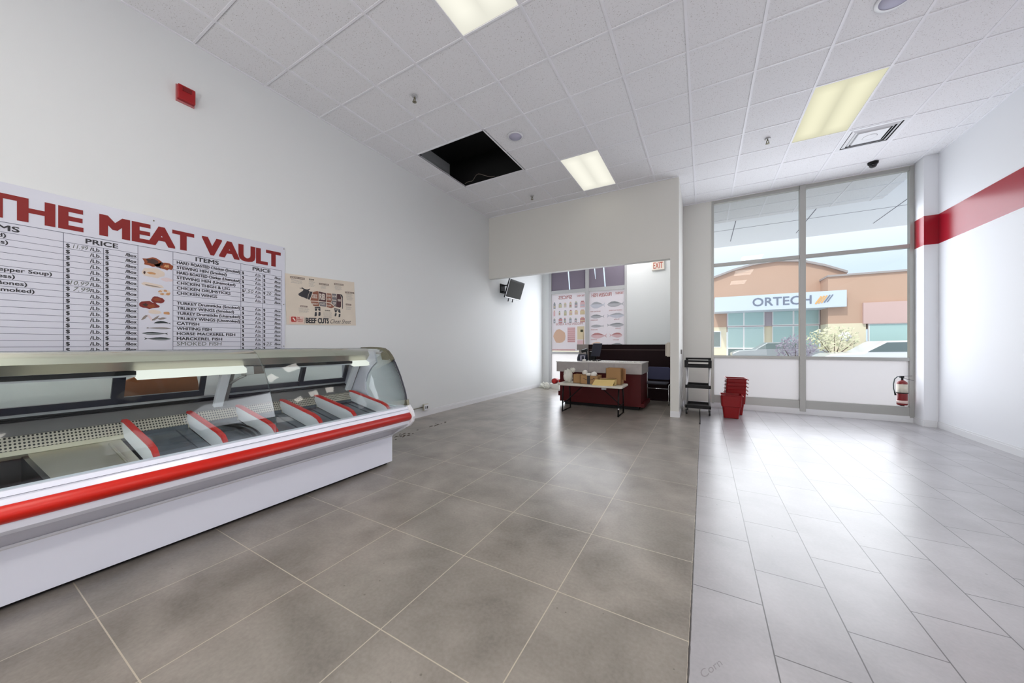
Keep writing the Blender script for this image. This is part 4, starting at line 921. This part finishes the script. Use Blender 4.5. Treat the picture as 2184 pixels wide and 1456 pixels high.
# chair
t = thing('stacking_chair', 'slate blue chair with chrome frame partly hidden behind the white post', 'chair', (3.40, 8.1-.08, 0))
MB().prism([(3.20, 7.90), (3.60, 7.90), (3.62, 8.33), (3.18, 8.33)], 'z', .425, .455).build('seat', 'seat_dark', t, bevel=.012)
g = MB(); g.prism([(3.19, .50), (3.22, .49), (3.60, .49), (3.63, .50), (3.64, .74), (3.60, .765), (3.22, .765), (3.185, .74)], 'y', 8.34, 8.37); g.build('backrest', 'blue_seat', t, bevel=.01)
for x in (3.175, 3.645):
    MB().tube([(x-.0, 7.93, .012), (x, 7.90, .05), (x, 7.89, .40), (x, 7.92, .415)], .011, 8).build('leg', 'chrome', t)
    MB().tube([(x, 8.42, .012), (x, 8.37, .40), (x, 8.385, .72)], .011, 8).build('leg', 'chrome', t)
g = MB(); g.tube([(3.175, 7.90, .345), (3.645, 7.90, .345)], .009, 8); g.tube([(3.175, 7.92, .415), (3.175, 8.37, .415)], .009, 8); g.tube([(3.645, 7.92, .415), (3.645, 8.37, .415)], .009, 8); g.build('seat_frame', 'chrome', t)
t.location = Vector(t.location)+Vector((.0, .09, 0))

# rubbish in the far corner
g = MB(); g.lump((.21, 9.50, .06), .12, .13, .09, .3, seed=21, fl=.003); tag(g.build('crumpled_bag', 'bag', loc=(.2, 9.45, 0)), 'white crumpled plastic on the floor against the left wall', 'bag')
g = MB(); g.lump((.40, 9.22, .05), .08, .06, .07, .3, seed=22, fl=.003); tag(g.build('crumpled_bag', 'bag', loc=(.4, 9.22, 0)), 'smaller crumpled white bag in front of the white floor box', 'bag')
tag(MB().box(.50, 9.36, 0, .72, 9.62, .14).build('white_carton', 'paper', loc=(.6, 9.5, 0), bevel=.004), 'low white box on the floor under the red rolls', 'box')
tag(MB().box(.37, 9.52, 0, .48, 9.66, .12).build('white_carton', 'paper', loc=(.41, 9.6, 0), bevel=.004), 'small white box tucked behind the crumpled bags', 'box')
def proll(x, y, z, r, L, mo, label):
    t = thing('ribbon_roll', label, 'roll', (x, y, z), group='rolls in the far corner')
    MB().lathe([(r*.35, -L/2), (r, -L/2), (r, L/2), (r*.35, L/2)], (x, y, z), 24, ax='y').build('wrap', mo, t)
    MB().lathe([(r*.1, -L/2-.006), (r*.75, -L/2-.006), (r*.75, -L/2), (r*.1, -L/2)], (x, y, z), 24, ax='y').build('core', 'red_trim', t)
proll(.56, 9.48, .215, .075, .2, 'red_pl', 'red roll lying on the low white box in the far corner')
proll(.71, 9.58, .215, .065, .2, 'paper', 'white roll with pinkish end beside the red roll')

# ================================================================ WINDOW POSTERS (seen from behind)
def wposter(x0, x1, z0, z1, label):
    t = thing('window_poster', label, 'poster', (x0, YF+.03, z0), group='posters on the cashier window')
    MB().box(x0, YF+.028, z0, x1, YF+.031, z1).build('sheet', 'poster', t); return t
M['poster'] = translucent('pale poster film', (238, 234, 238), .6)
def tr(n, c): 
    M[n] = translucent(n, c, .45); return n
tr('p_red', (214, 164, 164)); tr('p_grey', (200, 202, 206)); tr('p_green', (214, 216, 196)); tr('p_yel', (234, 222, 190)); tr('p_pink', (236, 208, 210)); tr('p_org', (232, 202, 178)); tr('p_dark', (176, 180, 184)); tr('p_blue', (216, 220, 228))
PM = ['p_red', 'p_grey', 'p_green', 'p_yel', 'p_pink', 'p_org', 'p_dark', 'p_blue']
EX, EZ = (1, 0, 0), (0, 0, 1)
t = wposter(.29, 1.325, 1.07, 2.755, 'pale SPICES poster on left window, printed side facing out')
o1 = (0, YF+.0272, 0)
g = MB(); text(g, 'SPICES', .50, 2.60, .095, .42, org=o1, U=EX, bold=.03, flip=True, m=0); text(g, 'THE MEAT', 1.06, 2.64, .05, .24, org=o1, U=EX, bold=.03, flip=True, m=0); text(g, 'FROZEN SUYA KEBOB', .42, 1.83, .065, .82, org=o1, U=EX, bold=.01, flip=True, m=0)
rect(g, .29, 1.075, 1.02, 1.125, o1, EX, EZ, 4); text(g, 'www.themeatvault', .45, 1.085, .03, .5, org=(0, YF+.0268, 0), U=EX, flip=True, m=0)
g.build('lettering', PM, t)
g = MB(); r3 = random.Random(8)
for row, (zc_, h_, cs) in enumerate(((2.42, .20, [6, 2, 2, 2, 6, 4]), (2.19, .18, [4, 2, 2, 3, 3, 3]), (1.97, .17, [6, 0, 6, 6, 6, 0]))):
    for k in range(6):
        xx = .34+k*.165; ww = r3.uniform(.05, .12); hh = h_*r3.uniform(.7, 1)
        if k == 5: ww = .14
        rect(g, xx, zc_-hh/2, xx+ww, zc_+hh*.3, o1, EX, EZ, cs[k]); rect(g, xx+ww*.2, zc_+hh*.3, xx+ww*.8, zc_+hh/2, o1, EX, EZ, r3.choice([0, 6, 2, 5]))
        rect(g, xx+.01, zc_-hh*.3, xx+ww-.01, zc_-hh*.05, (0, YF+.0268, 0), EX, EZ, r3.choice([0, 3, 7, 4]))
poly(g, [(.53+.19*math.cos(a*.5236)*(1+.08*math.sin(a*2.5)), 1.50+.21*math.sin(a*.5236)*(1+.06*math.cos(a*1.7))) for a in range(12)], o1, EX, EZ, 5)
rect(g, .78, 1.32, 1.02, 1.76, o1, EX, EZ, 4)
for k in range(7): rect(g, .79, 1.34+k*.06, 1.01, 1.36+k*.06, (0, YF+.0268, 0), EX, EZ, 0)
rect(g, 1.08, 1.40, 1.29, 1.78, o1, EX, EZ, 3); rect(g, 1.08, 1.20, 1.29, 1.38, o1, EX, EZ, 4)
g.build('product_pictures', PM, t)
t = wposter(1.435, 2.405, 1.07, 2.755, 'pale FROZEN FISH poster on right window, printed side facing out')
g = MB(); text(g, 'FROZEN FISH', 1.50, 2.60, .095, .56, org=o1, U=EX, bold=.03, flip=True, m=0); text(g, 'THE MEAT', 2.16, 2.63, .06, .22, org=o1, U=EX, bold=.03, flip=True, m=0)
for s_, x_, z_ in (('WHITING FISH', 1.47, 2.17), ('HORSE MACKEREL', 1.98, 2.18), ('MACKEREL', 1.47, 1.87+.06), ('TILAPIA', 2.12, 1.93), ('CROAKER', 1.48, 1.66), ('TILAPIA', 2.16, 1.68), ('SNAPPER', 1.48, 1.38), ('PRAWN', 2.1, 1.37)):
    text(g, s_, x_, z_, .03, org=o1, U=EX, flip=True, m=0, bold=.01)
g.build('lettering', PM, t)
g = MB()
def wfish(x0, x1, z, h, m, m2, flip=False):
    L = x1-x0; up = [(0, .05), (.08, .5), (.25, .95), (.45, 1), (.65, .7), (.82, .25), (.88, .15), (1, .8), (.95, 0)]
    pts = up+[(a, -b*.9) for a, b in up[:-1]][::-1]
    q = [(x0+L*((1-a) if flip else a), z+b*h/2) for a, b in pts]; poly(g, q, o1, EX, EZ, m)
    poly(g, [(x0+L*((1-a) if flip else a), z+b*h/2*.95) for a, b in [(.05, .3), (.25, .95), (.45, 1), (.65, .7), (.82, .25), (.6, .25), (.4, .35), (.2, .3)]], (0, YF+.0268, 0), EX, EZ, m2)
for a in ((1.47, 1.88, 2.36, .20, 7, 1, False), (1.94, 2.39, 2.36, .17, 1, 6, False), (1.47, 1.86, 2.04, .12, 1, 6, False), (1.93, 2.39, 2.05, .15, 7, 1, True), (1.48, 1.85, 1.77, .09, 1, 1, False), (1.93, 2.39, 1.79, .12, 1, 6, True), (1.48, 1.93, 1.50, .17, 4, 0, False), (2.0, 2.35, 1.51, .15, 4, 0, True), (1.93, 2.39, 1.22, .16, 1, 6, True)): g = MB(); wfish(*a); g.build('fish_picture', PM, t)
g = MB(); poly(g, [(1.64+.16*math.cos(a*.5236), 1.23+.10*math.sin(a*.5236)*(1+.1*math.sin(a))) for a in range(12)], o1, EX, EZ, 5)
g.build('patty_picture', PM, t)

# ================================================================ RIGHT BAY OBJECTS
t = thing('utility_cart', 'three-tier trolley with black shelves and aluminium uprights beside the partition', 'cart', (4.17, 7.5, 0))
X0, X1, Y0, Y1 = 3.975, 4.375, 7.28, 7.76
for z in (.125, .485):
    g = MB(); g.box(X0+.01, Y0+.01, z, X1-.01, Y1-.01, z+.008); g.box(X0, Y0, z-.012, X1, Y0+.022, z+.045); g.box(X0, Y1-.022, z-.012, X1, Y1, z+.045); g.box(X0, Y0, z-.012, X0+.022, Y1, z+.03); g.box(X1-.022, Y0, z-.012, X1, Y1, z+.03)
    g.build('shelf', 'black', t, bevel=.003)
g = MB(); z = .85; g.box(X0+.01, Y0+.01, z, X1-.01, Y1-.01, z+.008); g.box(X0, Y0, z-.01, X1, Y0+.025, z+.035); g.box(X0, Y1-.025, z-.01, X1, Y1, z+.035); g.box(X0, Y0, z-.01, X0+.025, Y1, z+.03); g.box(X1-.025, Y0, z-.01, X1, Y1, z+.03)
g.build('shelf', 'black', t, bevel=.003)
for y, zt in ((Y0, .955), (Y1-.025, .985)):
    g = MB(); g.box(X0-.012, y-.004, zt-.016, X1+.012, y+.029, zt+.018); g.box(X0-.012, y-.004, .84, X0+.034, y+.029, zt); g.box(X1-.034, y-.004, .84, X1+.012, y+.029, zt); g.build('handle', 'black', t, bevel=.004)
for x in (X0+.02, X1-.02):
    for y in (Y0+.02, Y1-.02):
        MB().tube([(x, y, .10), (x, y, .85)], .014, 10).build('upright', 'alum_light', t)
        p = MB().box(x-.012, y-.012, .06, x+.012, y+.012, .115).build('caster_fork', 'alum', t)
        MB().lathe([(.008, -.014), (.045, -.014), (.05, -.008), (.05, .008), (.045, .014), (.008, .014)], (x, y, .0505), 20, ax='x').build('wheel', 'rubber', p); MB().lathe([(0, -.016), (.026, -.016), (.026, .016), (0, .016)], (x, y, .0505), 16, ax='x').build('wheel_hub', 'white_pl', p)
g = MB(); g.tube([(4.20, 7.30, .10), (4.205, 7.26, .05), (4.208, 7.20, .008), (4.212, 6.9, .006), (4.216, 6.5, .006)], .006, 6)
g.box(4.203, 6.50, .001, 4.222, 6.62, .012)
tag(g.build('black_strap', 'black', loc=(4.21, 6.9, 0)), 'thin black strap hanging from the trolley onto the floor seam', 'strap')
g = MB(); g.tube([(3.915, 7.42, 1.10), (3.92, 7.40, .9), (3.915, 7.43, .72), (3.925, 7.36, .5), (3.915, 7.40, .3), (3.93, 7.35, .03)], .006, 6); g.box(3.896, 7.38, 1.08, 3.92, 7.44, 1.16)
tag(g.build('wall_cable', 'grey_pl', loc=(3.91, 7.4, 0)), 'dark cord hanging down the partition wall behind the trolley', 'cable')

def basket(loc, label, rz=0, group='nested red shopping baskets'):
    t = thing('shopping_basket', label, 'basket', (0, 0, 0), group=group)
    def ringpts(w, d, z, r=.03):
        pts = []
        for cx_, cy_, a0 in ((w/2-r, d/2-r, 0), (-w/2+r, d/2-r, 90), (-w/2+r, -d/2+r, 180), (w/2-r, -d/2+r, 270)):
            for k in range(5): a = R(a0+k*22.5); pts.append((cx_+r*math.cos(a), cy_+r*math.sin(a), z))
        return pts
    lv = [(.215, .225, .006), (.255, .265, .20), (.285, .295, .205), (.305, .315, .385), (.33, .34, .388), (.335, .345, .40), (.298, .308, .40), (.278, .288, .21), (.248, .258, .205), (.208, .218, .012)]
    g = MB(); n = 20; vs = []
    for w, d, z in lv: vs += ringpts(w, d, z)
    fs = [(i*n+k, i*n+(k+1) % n, (i+1)*n+(k+1) % n, (i+1)*n+k) for i in range(len(lv)-1) for k in range(n)]+[list(range(n))[::-1], [(len(lv)-1)*n+k for k in range(n)]]
    g.add(vs, fs); g.build('tub', 'red_pl', t)
    g = MB()
    for z in (.30,): 
        for k in range(5): g.box(-.08+k*.04, -.1515, z-.05, -.075+k*.04, -.149, z+.04)
    g.tube([(.171, -.12, .392), (.180, -.12, .37), (.180, .12, .37), (.171, .12, .392)], .006, 6); g.build('handle', 'red_pl', t)
    g = MB()
    for sx in (-1, 1): g.box(sx*.160-.004, -.178, .389, sx*.160+.006, -.172, .398)
    g.build('rim_clip', 'paper', t)
    t.location = loc; t.rotation_euler = (0, 0, rz); return t
B0 = basket((4.672, 7.33, 0), 'single red shopping basket standing in front of the basket stack', 0, 'red shopping baskets')
WHICH = ['lowest', 'second from bottom', 'middle', 'second from top', 'topmost']
for k in range(5):
    dup(B0, (4.752+.003*k, 7.72, .0635*k), R(3), 'red shopping basket, %s of the stack by the window' % WHICH[k])

t = thing('fire_extinguisher', 'red fire extinguisher with black hose at right end of the big window', 'fire extinguisher', (7.035, 8.215, .285))
ex, ey = 7.035, 8.215
MB().lathe([(0, .0), (.055, 0), (.062, .01), (.062, .345), (.055, .372), (.03, .392), (.018, .40), (0, .40)], (ex, ey, .285), 28).build('cylinder', mat('extinguisher red', (120, 2, 8), .3, coat=.3), t)
MB().lathe([(.0625, .20), (.0632, .20), (.0632, .335), (.0625, .335)], (ex, ey, .285), 28).build('label', mat('pale label', (206, 200, 186), .5), t)
MB().lathe([(.0625, .03), (.0632, .03), (.0632, .075), (.0625, .075)], (ex, ey, .285), 28).build('lower_label', mat('pinkish label', (214, 190, 184), .5), t)
g = MB(); g.tube([(ex, ey, .68), (ex, ey, .735)], .014, 10); g.box(ex-.03, ey-.012, .72, ex+.02, ey+.012, .75); g.build('valve', 'black', t)
g = MB(); g.obox((ex+.06, ey, .70), (.13, 0, -.035), (0, .014, 0), (0, 0, .006)); g.obox((ex+.05, ey, .752), (.12, 0, .01), (0, .014, 0), (0, 0, .005)); g.build('lever', 'black', t)
pts = [(ex-.02, ey-.01, .735), (ex-.06, ey-.02, .737), (ex-.095, ey-.03, .70), (ex-.11, ey-.035, .62), (ex-.108, ey-.035, .54), (ex-.095, ey-.03, .49)]
MB().tube(pts, .0075, 8).build('hose', mat('grey green hose', (74, 84, 86), .5), t); MB().tube([(ex-.097, ey-.03, .50), (ex-.085, ey-.03, .44)], [.008, .013], 8).build('nozzle', 'black', t)
g = MB(); g.lathe([(.063, .185), (.066, .185), (.066, .20), (.063, .20)], (ex, ey, .285), 28); g.box(ex-.02, ey+.06, .35, ex+.02, 8.29, .62); g.box(ex-.02, ey-.02, .27, ex+.02, 8.29, .284); g.build('bracket', 'blackm', t)

# dirt on the floor
g = MB(); r5 = random.Random(12)
for cx_, cy_, sx_, sy_, n_ in ((.64, 3.73, .05, .14, 26), (.65, 4.40, .03, .12, 14)):
    for k in range(n_):
        x_, y_, a_ = cx_+r5.gauss(0, sx_), cy_+r5.gauss(0, sy_), r5.uniform(.006, .02)
        pts = [(x_+a_*r5.uniform(.5, 1)*math.cos(q), y_+a_*1.6*r5.uniform(.5, 1)*math.sin(q)) for q in [k2*1.047 for k2 in range(6)]]
        g.prism(pts, 'z', 0, .0015)
tag(g.build('floor_dirt', mat('dark dirt', (72, 64, 54), .9), loc=(.65, 4, 0)), 'dark dirt crumbs on the floor beyond the end of the display case', 'dirt', kind='stuff')
g = MB(); text(g, 'Corn', 0, 0, .026, .12, org=(4.266, 1.872, .0004), U=(.549, .836, 0), V=(-.836, .549, 0), shear=.3)
tag(g.build('floor_scribble', mat('faint grey pencil', (146, 143, 145), .7), loc=(4.262, 1.872, 0)), 'faint grey scribble on the floor tile at bottom edge beside the seam', 'scribble')

# ================================================================ OUTSIDE
BY = 30
t = thing('office_building', 'tan office building with ORTECH sign across the parking lot', 'building', (10, BY, 0))
arc = [(4.0, 5.95), (5.2, 6.3), (6.2, 6.65), (7.4, 6.93), (8.7, 7.02), (10.0, 6.85), (11.2, 6.4), (12.3, 5.85)]
g = MB(); g.prism([(-14, 2.55), (-14, 5.6), (4.0, 5.6)]+arc+[(12.3, 2.55)], 'y', BY, BY+12); g.build('upper_wall', 'tan', t)
g = MB()
for (a, b), (c, d) in zip(arc[:-1], arc[1:]): g.prism([(a, b), (c, d), (c, d+.14), (a, b+.14)], 'y', BY-.2, BY+12)
g.build('curved_roof_edge', 'roofedge', t)
g = MB(); g.box(11.0, BY-1.6, 2.55, 34, BY+10, 5.45); g.build('side_block', 'tan', t)
g = MB(); g.box(10.95, BY-1.7, 5.45, 34, BY+10, 5.56); g.build('parapet', 'roofedge', t)
MB().box(12.55, BY-1.75, 2.50, 34, BY-1.6, 3.75).build('mauve_band', 'mauve', t)
g = MB(); g.box(-14, BY+.4, -.1, 5.6, BY+1, 2.55); g.box(4.0, BY, -.1, 5.75, BY+.6, 2.55); g.box(8.0, BY+.1, -.1, 8.45, BY+.5, 3.8); g.box(11.0, BY-1.6, -.1, 12.7, BY, 2.55); g.box(12.7, BY-1.6, -.1, 34, BY, .85); g.build('lower_wall', 'cream', t)
g = MB(); g.box(5.75, BY-.01, 2.55, 11.0, BY+.0, 3.8); g.build('recess_shade', mat('shaded mauve recess', (180, 168, 176), .9), t)  # flat darker sheet paints the shade of a recess under the fascia
sf = MB().box(4.95, BY-2.0, 3.55, 11.75, BY-.1, 4.55).build('sign_fascia', 'fascia', t)
g = MB(); text(g, 'ORTECH', 7.11, 3.82, .52, 3.02, org=(0, BY-2.02, 0), U=EX, bold=.012); g.build('sign_lettering', 'sign_grey', sf)
g = MB()
for k in range(5):
    d = k*.15; stroke(g, [(10.33+d*.9, 3.80+.02*k), (10.58+d*.9, 4.22+.02*k)], .085-.008*k, (0, BY-2.02, 0), EX, EZ, 0 if k < 3 else 1)
g.build('sign_logo', ['sign_orange', 'sign_grey'], sf)
def bwin(x0, x1, z0, z1, y, mk='teal_glass', split=None):
    f = MB().box(x0-.05, y-.02, z0-.05, x1+.05, y+.1, z1+.05).build('window', 'white_frame', t)
    MB().box(x0, y-.03, z0, x1, y-.015, z1).build('pane', mk, f)
bwin(4.75, 5.35, 1.1, 2.2, BY-.02, 'dark_glass')
for x0, x1 in ((5.85, 6.75), (6.85, 7.95), (8.5, 9.55), (9.65, 10.9)):
    bwin(x0, x1, 1.05, 2.5, BY); bwin(x0, x1, .1, .95, BY, 'dark_glass'); bwin(x0, x1, 2.65, 3.55, BY-.05, 'teal_glass')
for x0, x1 in ((12.85, 15.2), (15.4, 18.2), (18.4, 21)): bwin(x0, x1, 1.0, 2.45, BY-1.62)
MB().lathe([(0, -.05), (.32, -.05), (.32, .0), (0, 0)], (11.75, BY-1.62, 1.75), 6, ax='y').build('wall_logo', 'white_frame', t)
def car(x, y, mk, label, rz=0):
    t = thing('parked_car', label, 'car', (x, y, -.05), group='cars in the parking lot')
    g = MB(); sec = [(-2.2, .35), (-2.25, .75), (-1.9, .92), (-1.1, .98), (-.55, 1.38), (.75, 1.42), (1.45, 1.05), (2.1, .98), (2.25, .75), (2.2, .35)]
    g.prism([(x+a, b) for a, b in sec], 'y', y-.85, y+.85); g.build('body', mk, t, bevel=.06)
    for s_ in (-1, 1):
        g = MB(); g.prism([(x-1.0, 1.0), (x-.52, 1.33), (x+.72, 1.36), (x+1.3, 1.05)], 'y', y+s_*.855, y+s_*.86); g.build('side_window', 'dark_glass', t)
        for wx in (-1.4, 1.4): MB().lathe([(.0, -.1), (.3, -.1), (.32, -.06), (.32, .06), (.3, .1), (0, .1)], (x+wx, y+s_*.82, .27), 20, ax='y').build('wheel', 'rubber', t)
    return t
car(10.2, 17.5, 'car_white', 'white car parked behind the right window pane')
car(8.0, 25.5, 'silver', 'silver car parked below the office building sign')
car(13.6, 26.5, 'silver', 'silver car parked behind the white car near the cream wall')
def shrub(x, y, rx, rz_, z0, n, leafs, mk, label, trunk=0, sz=.09, name='shrub'):
    t = thing(name, label, 'tree' if trunk else 'bush', (x, y, -.05)); r4 = random.Random(int(x*100)); g = MB()
    for k in range(n):
        while True:
            a, b, c_ = r4.uniform(-1, 1), r4.uniform(-1, 1), r4.uniform(-1, 1)
            if a*a+b*b+c_*c_ < 1: break
        p = Vector((x+a*rx, y+b*rx, z0+c_*rz_)); d = Vector((r4.uniform(-1, 1), r4.uniform(-1, 1), r4.uniform(-1, 1))).normalized(); e = d.orthogonal().normalized(); s_ = sz*r4.uniform(.5, 1.2)
        g.add([p-d*s_, p+e*s_*.45, p+d*s_, p-e*s_*.45], [(0, 1, 2, 3)])
    g.build('foliage', mk, t, fix=False)
    g = MB()
    for k in range(7):
        a = k*.9; g.tube([(x+.04*math.cos(a), y+.04*math.sin(a), -.05), (x+rx*.2*math.cos(a), y+rx*.2*math.sin(a), z0*.6), (x+rx*.75*math.cos(a), y+rx*.75*math.sin(a), z0+rz_*.5*math.sin(k*1.7))], [.03, .02, .006], 5)
    g.build('stems', 'bark', t)
shrub(9.0, 19.3, .95, .55, 1.5, 420, 0, 'leaf', 'thin olive tree standing behind the white car', 1, .09, 'young_tree')
shrub(7.0, 15.2, .55, .55, 1.05, 600, 0, 'leaf2', 'grey mauve flowering bush outside the right window pane', 0, .07, 'flowering_bush')
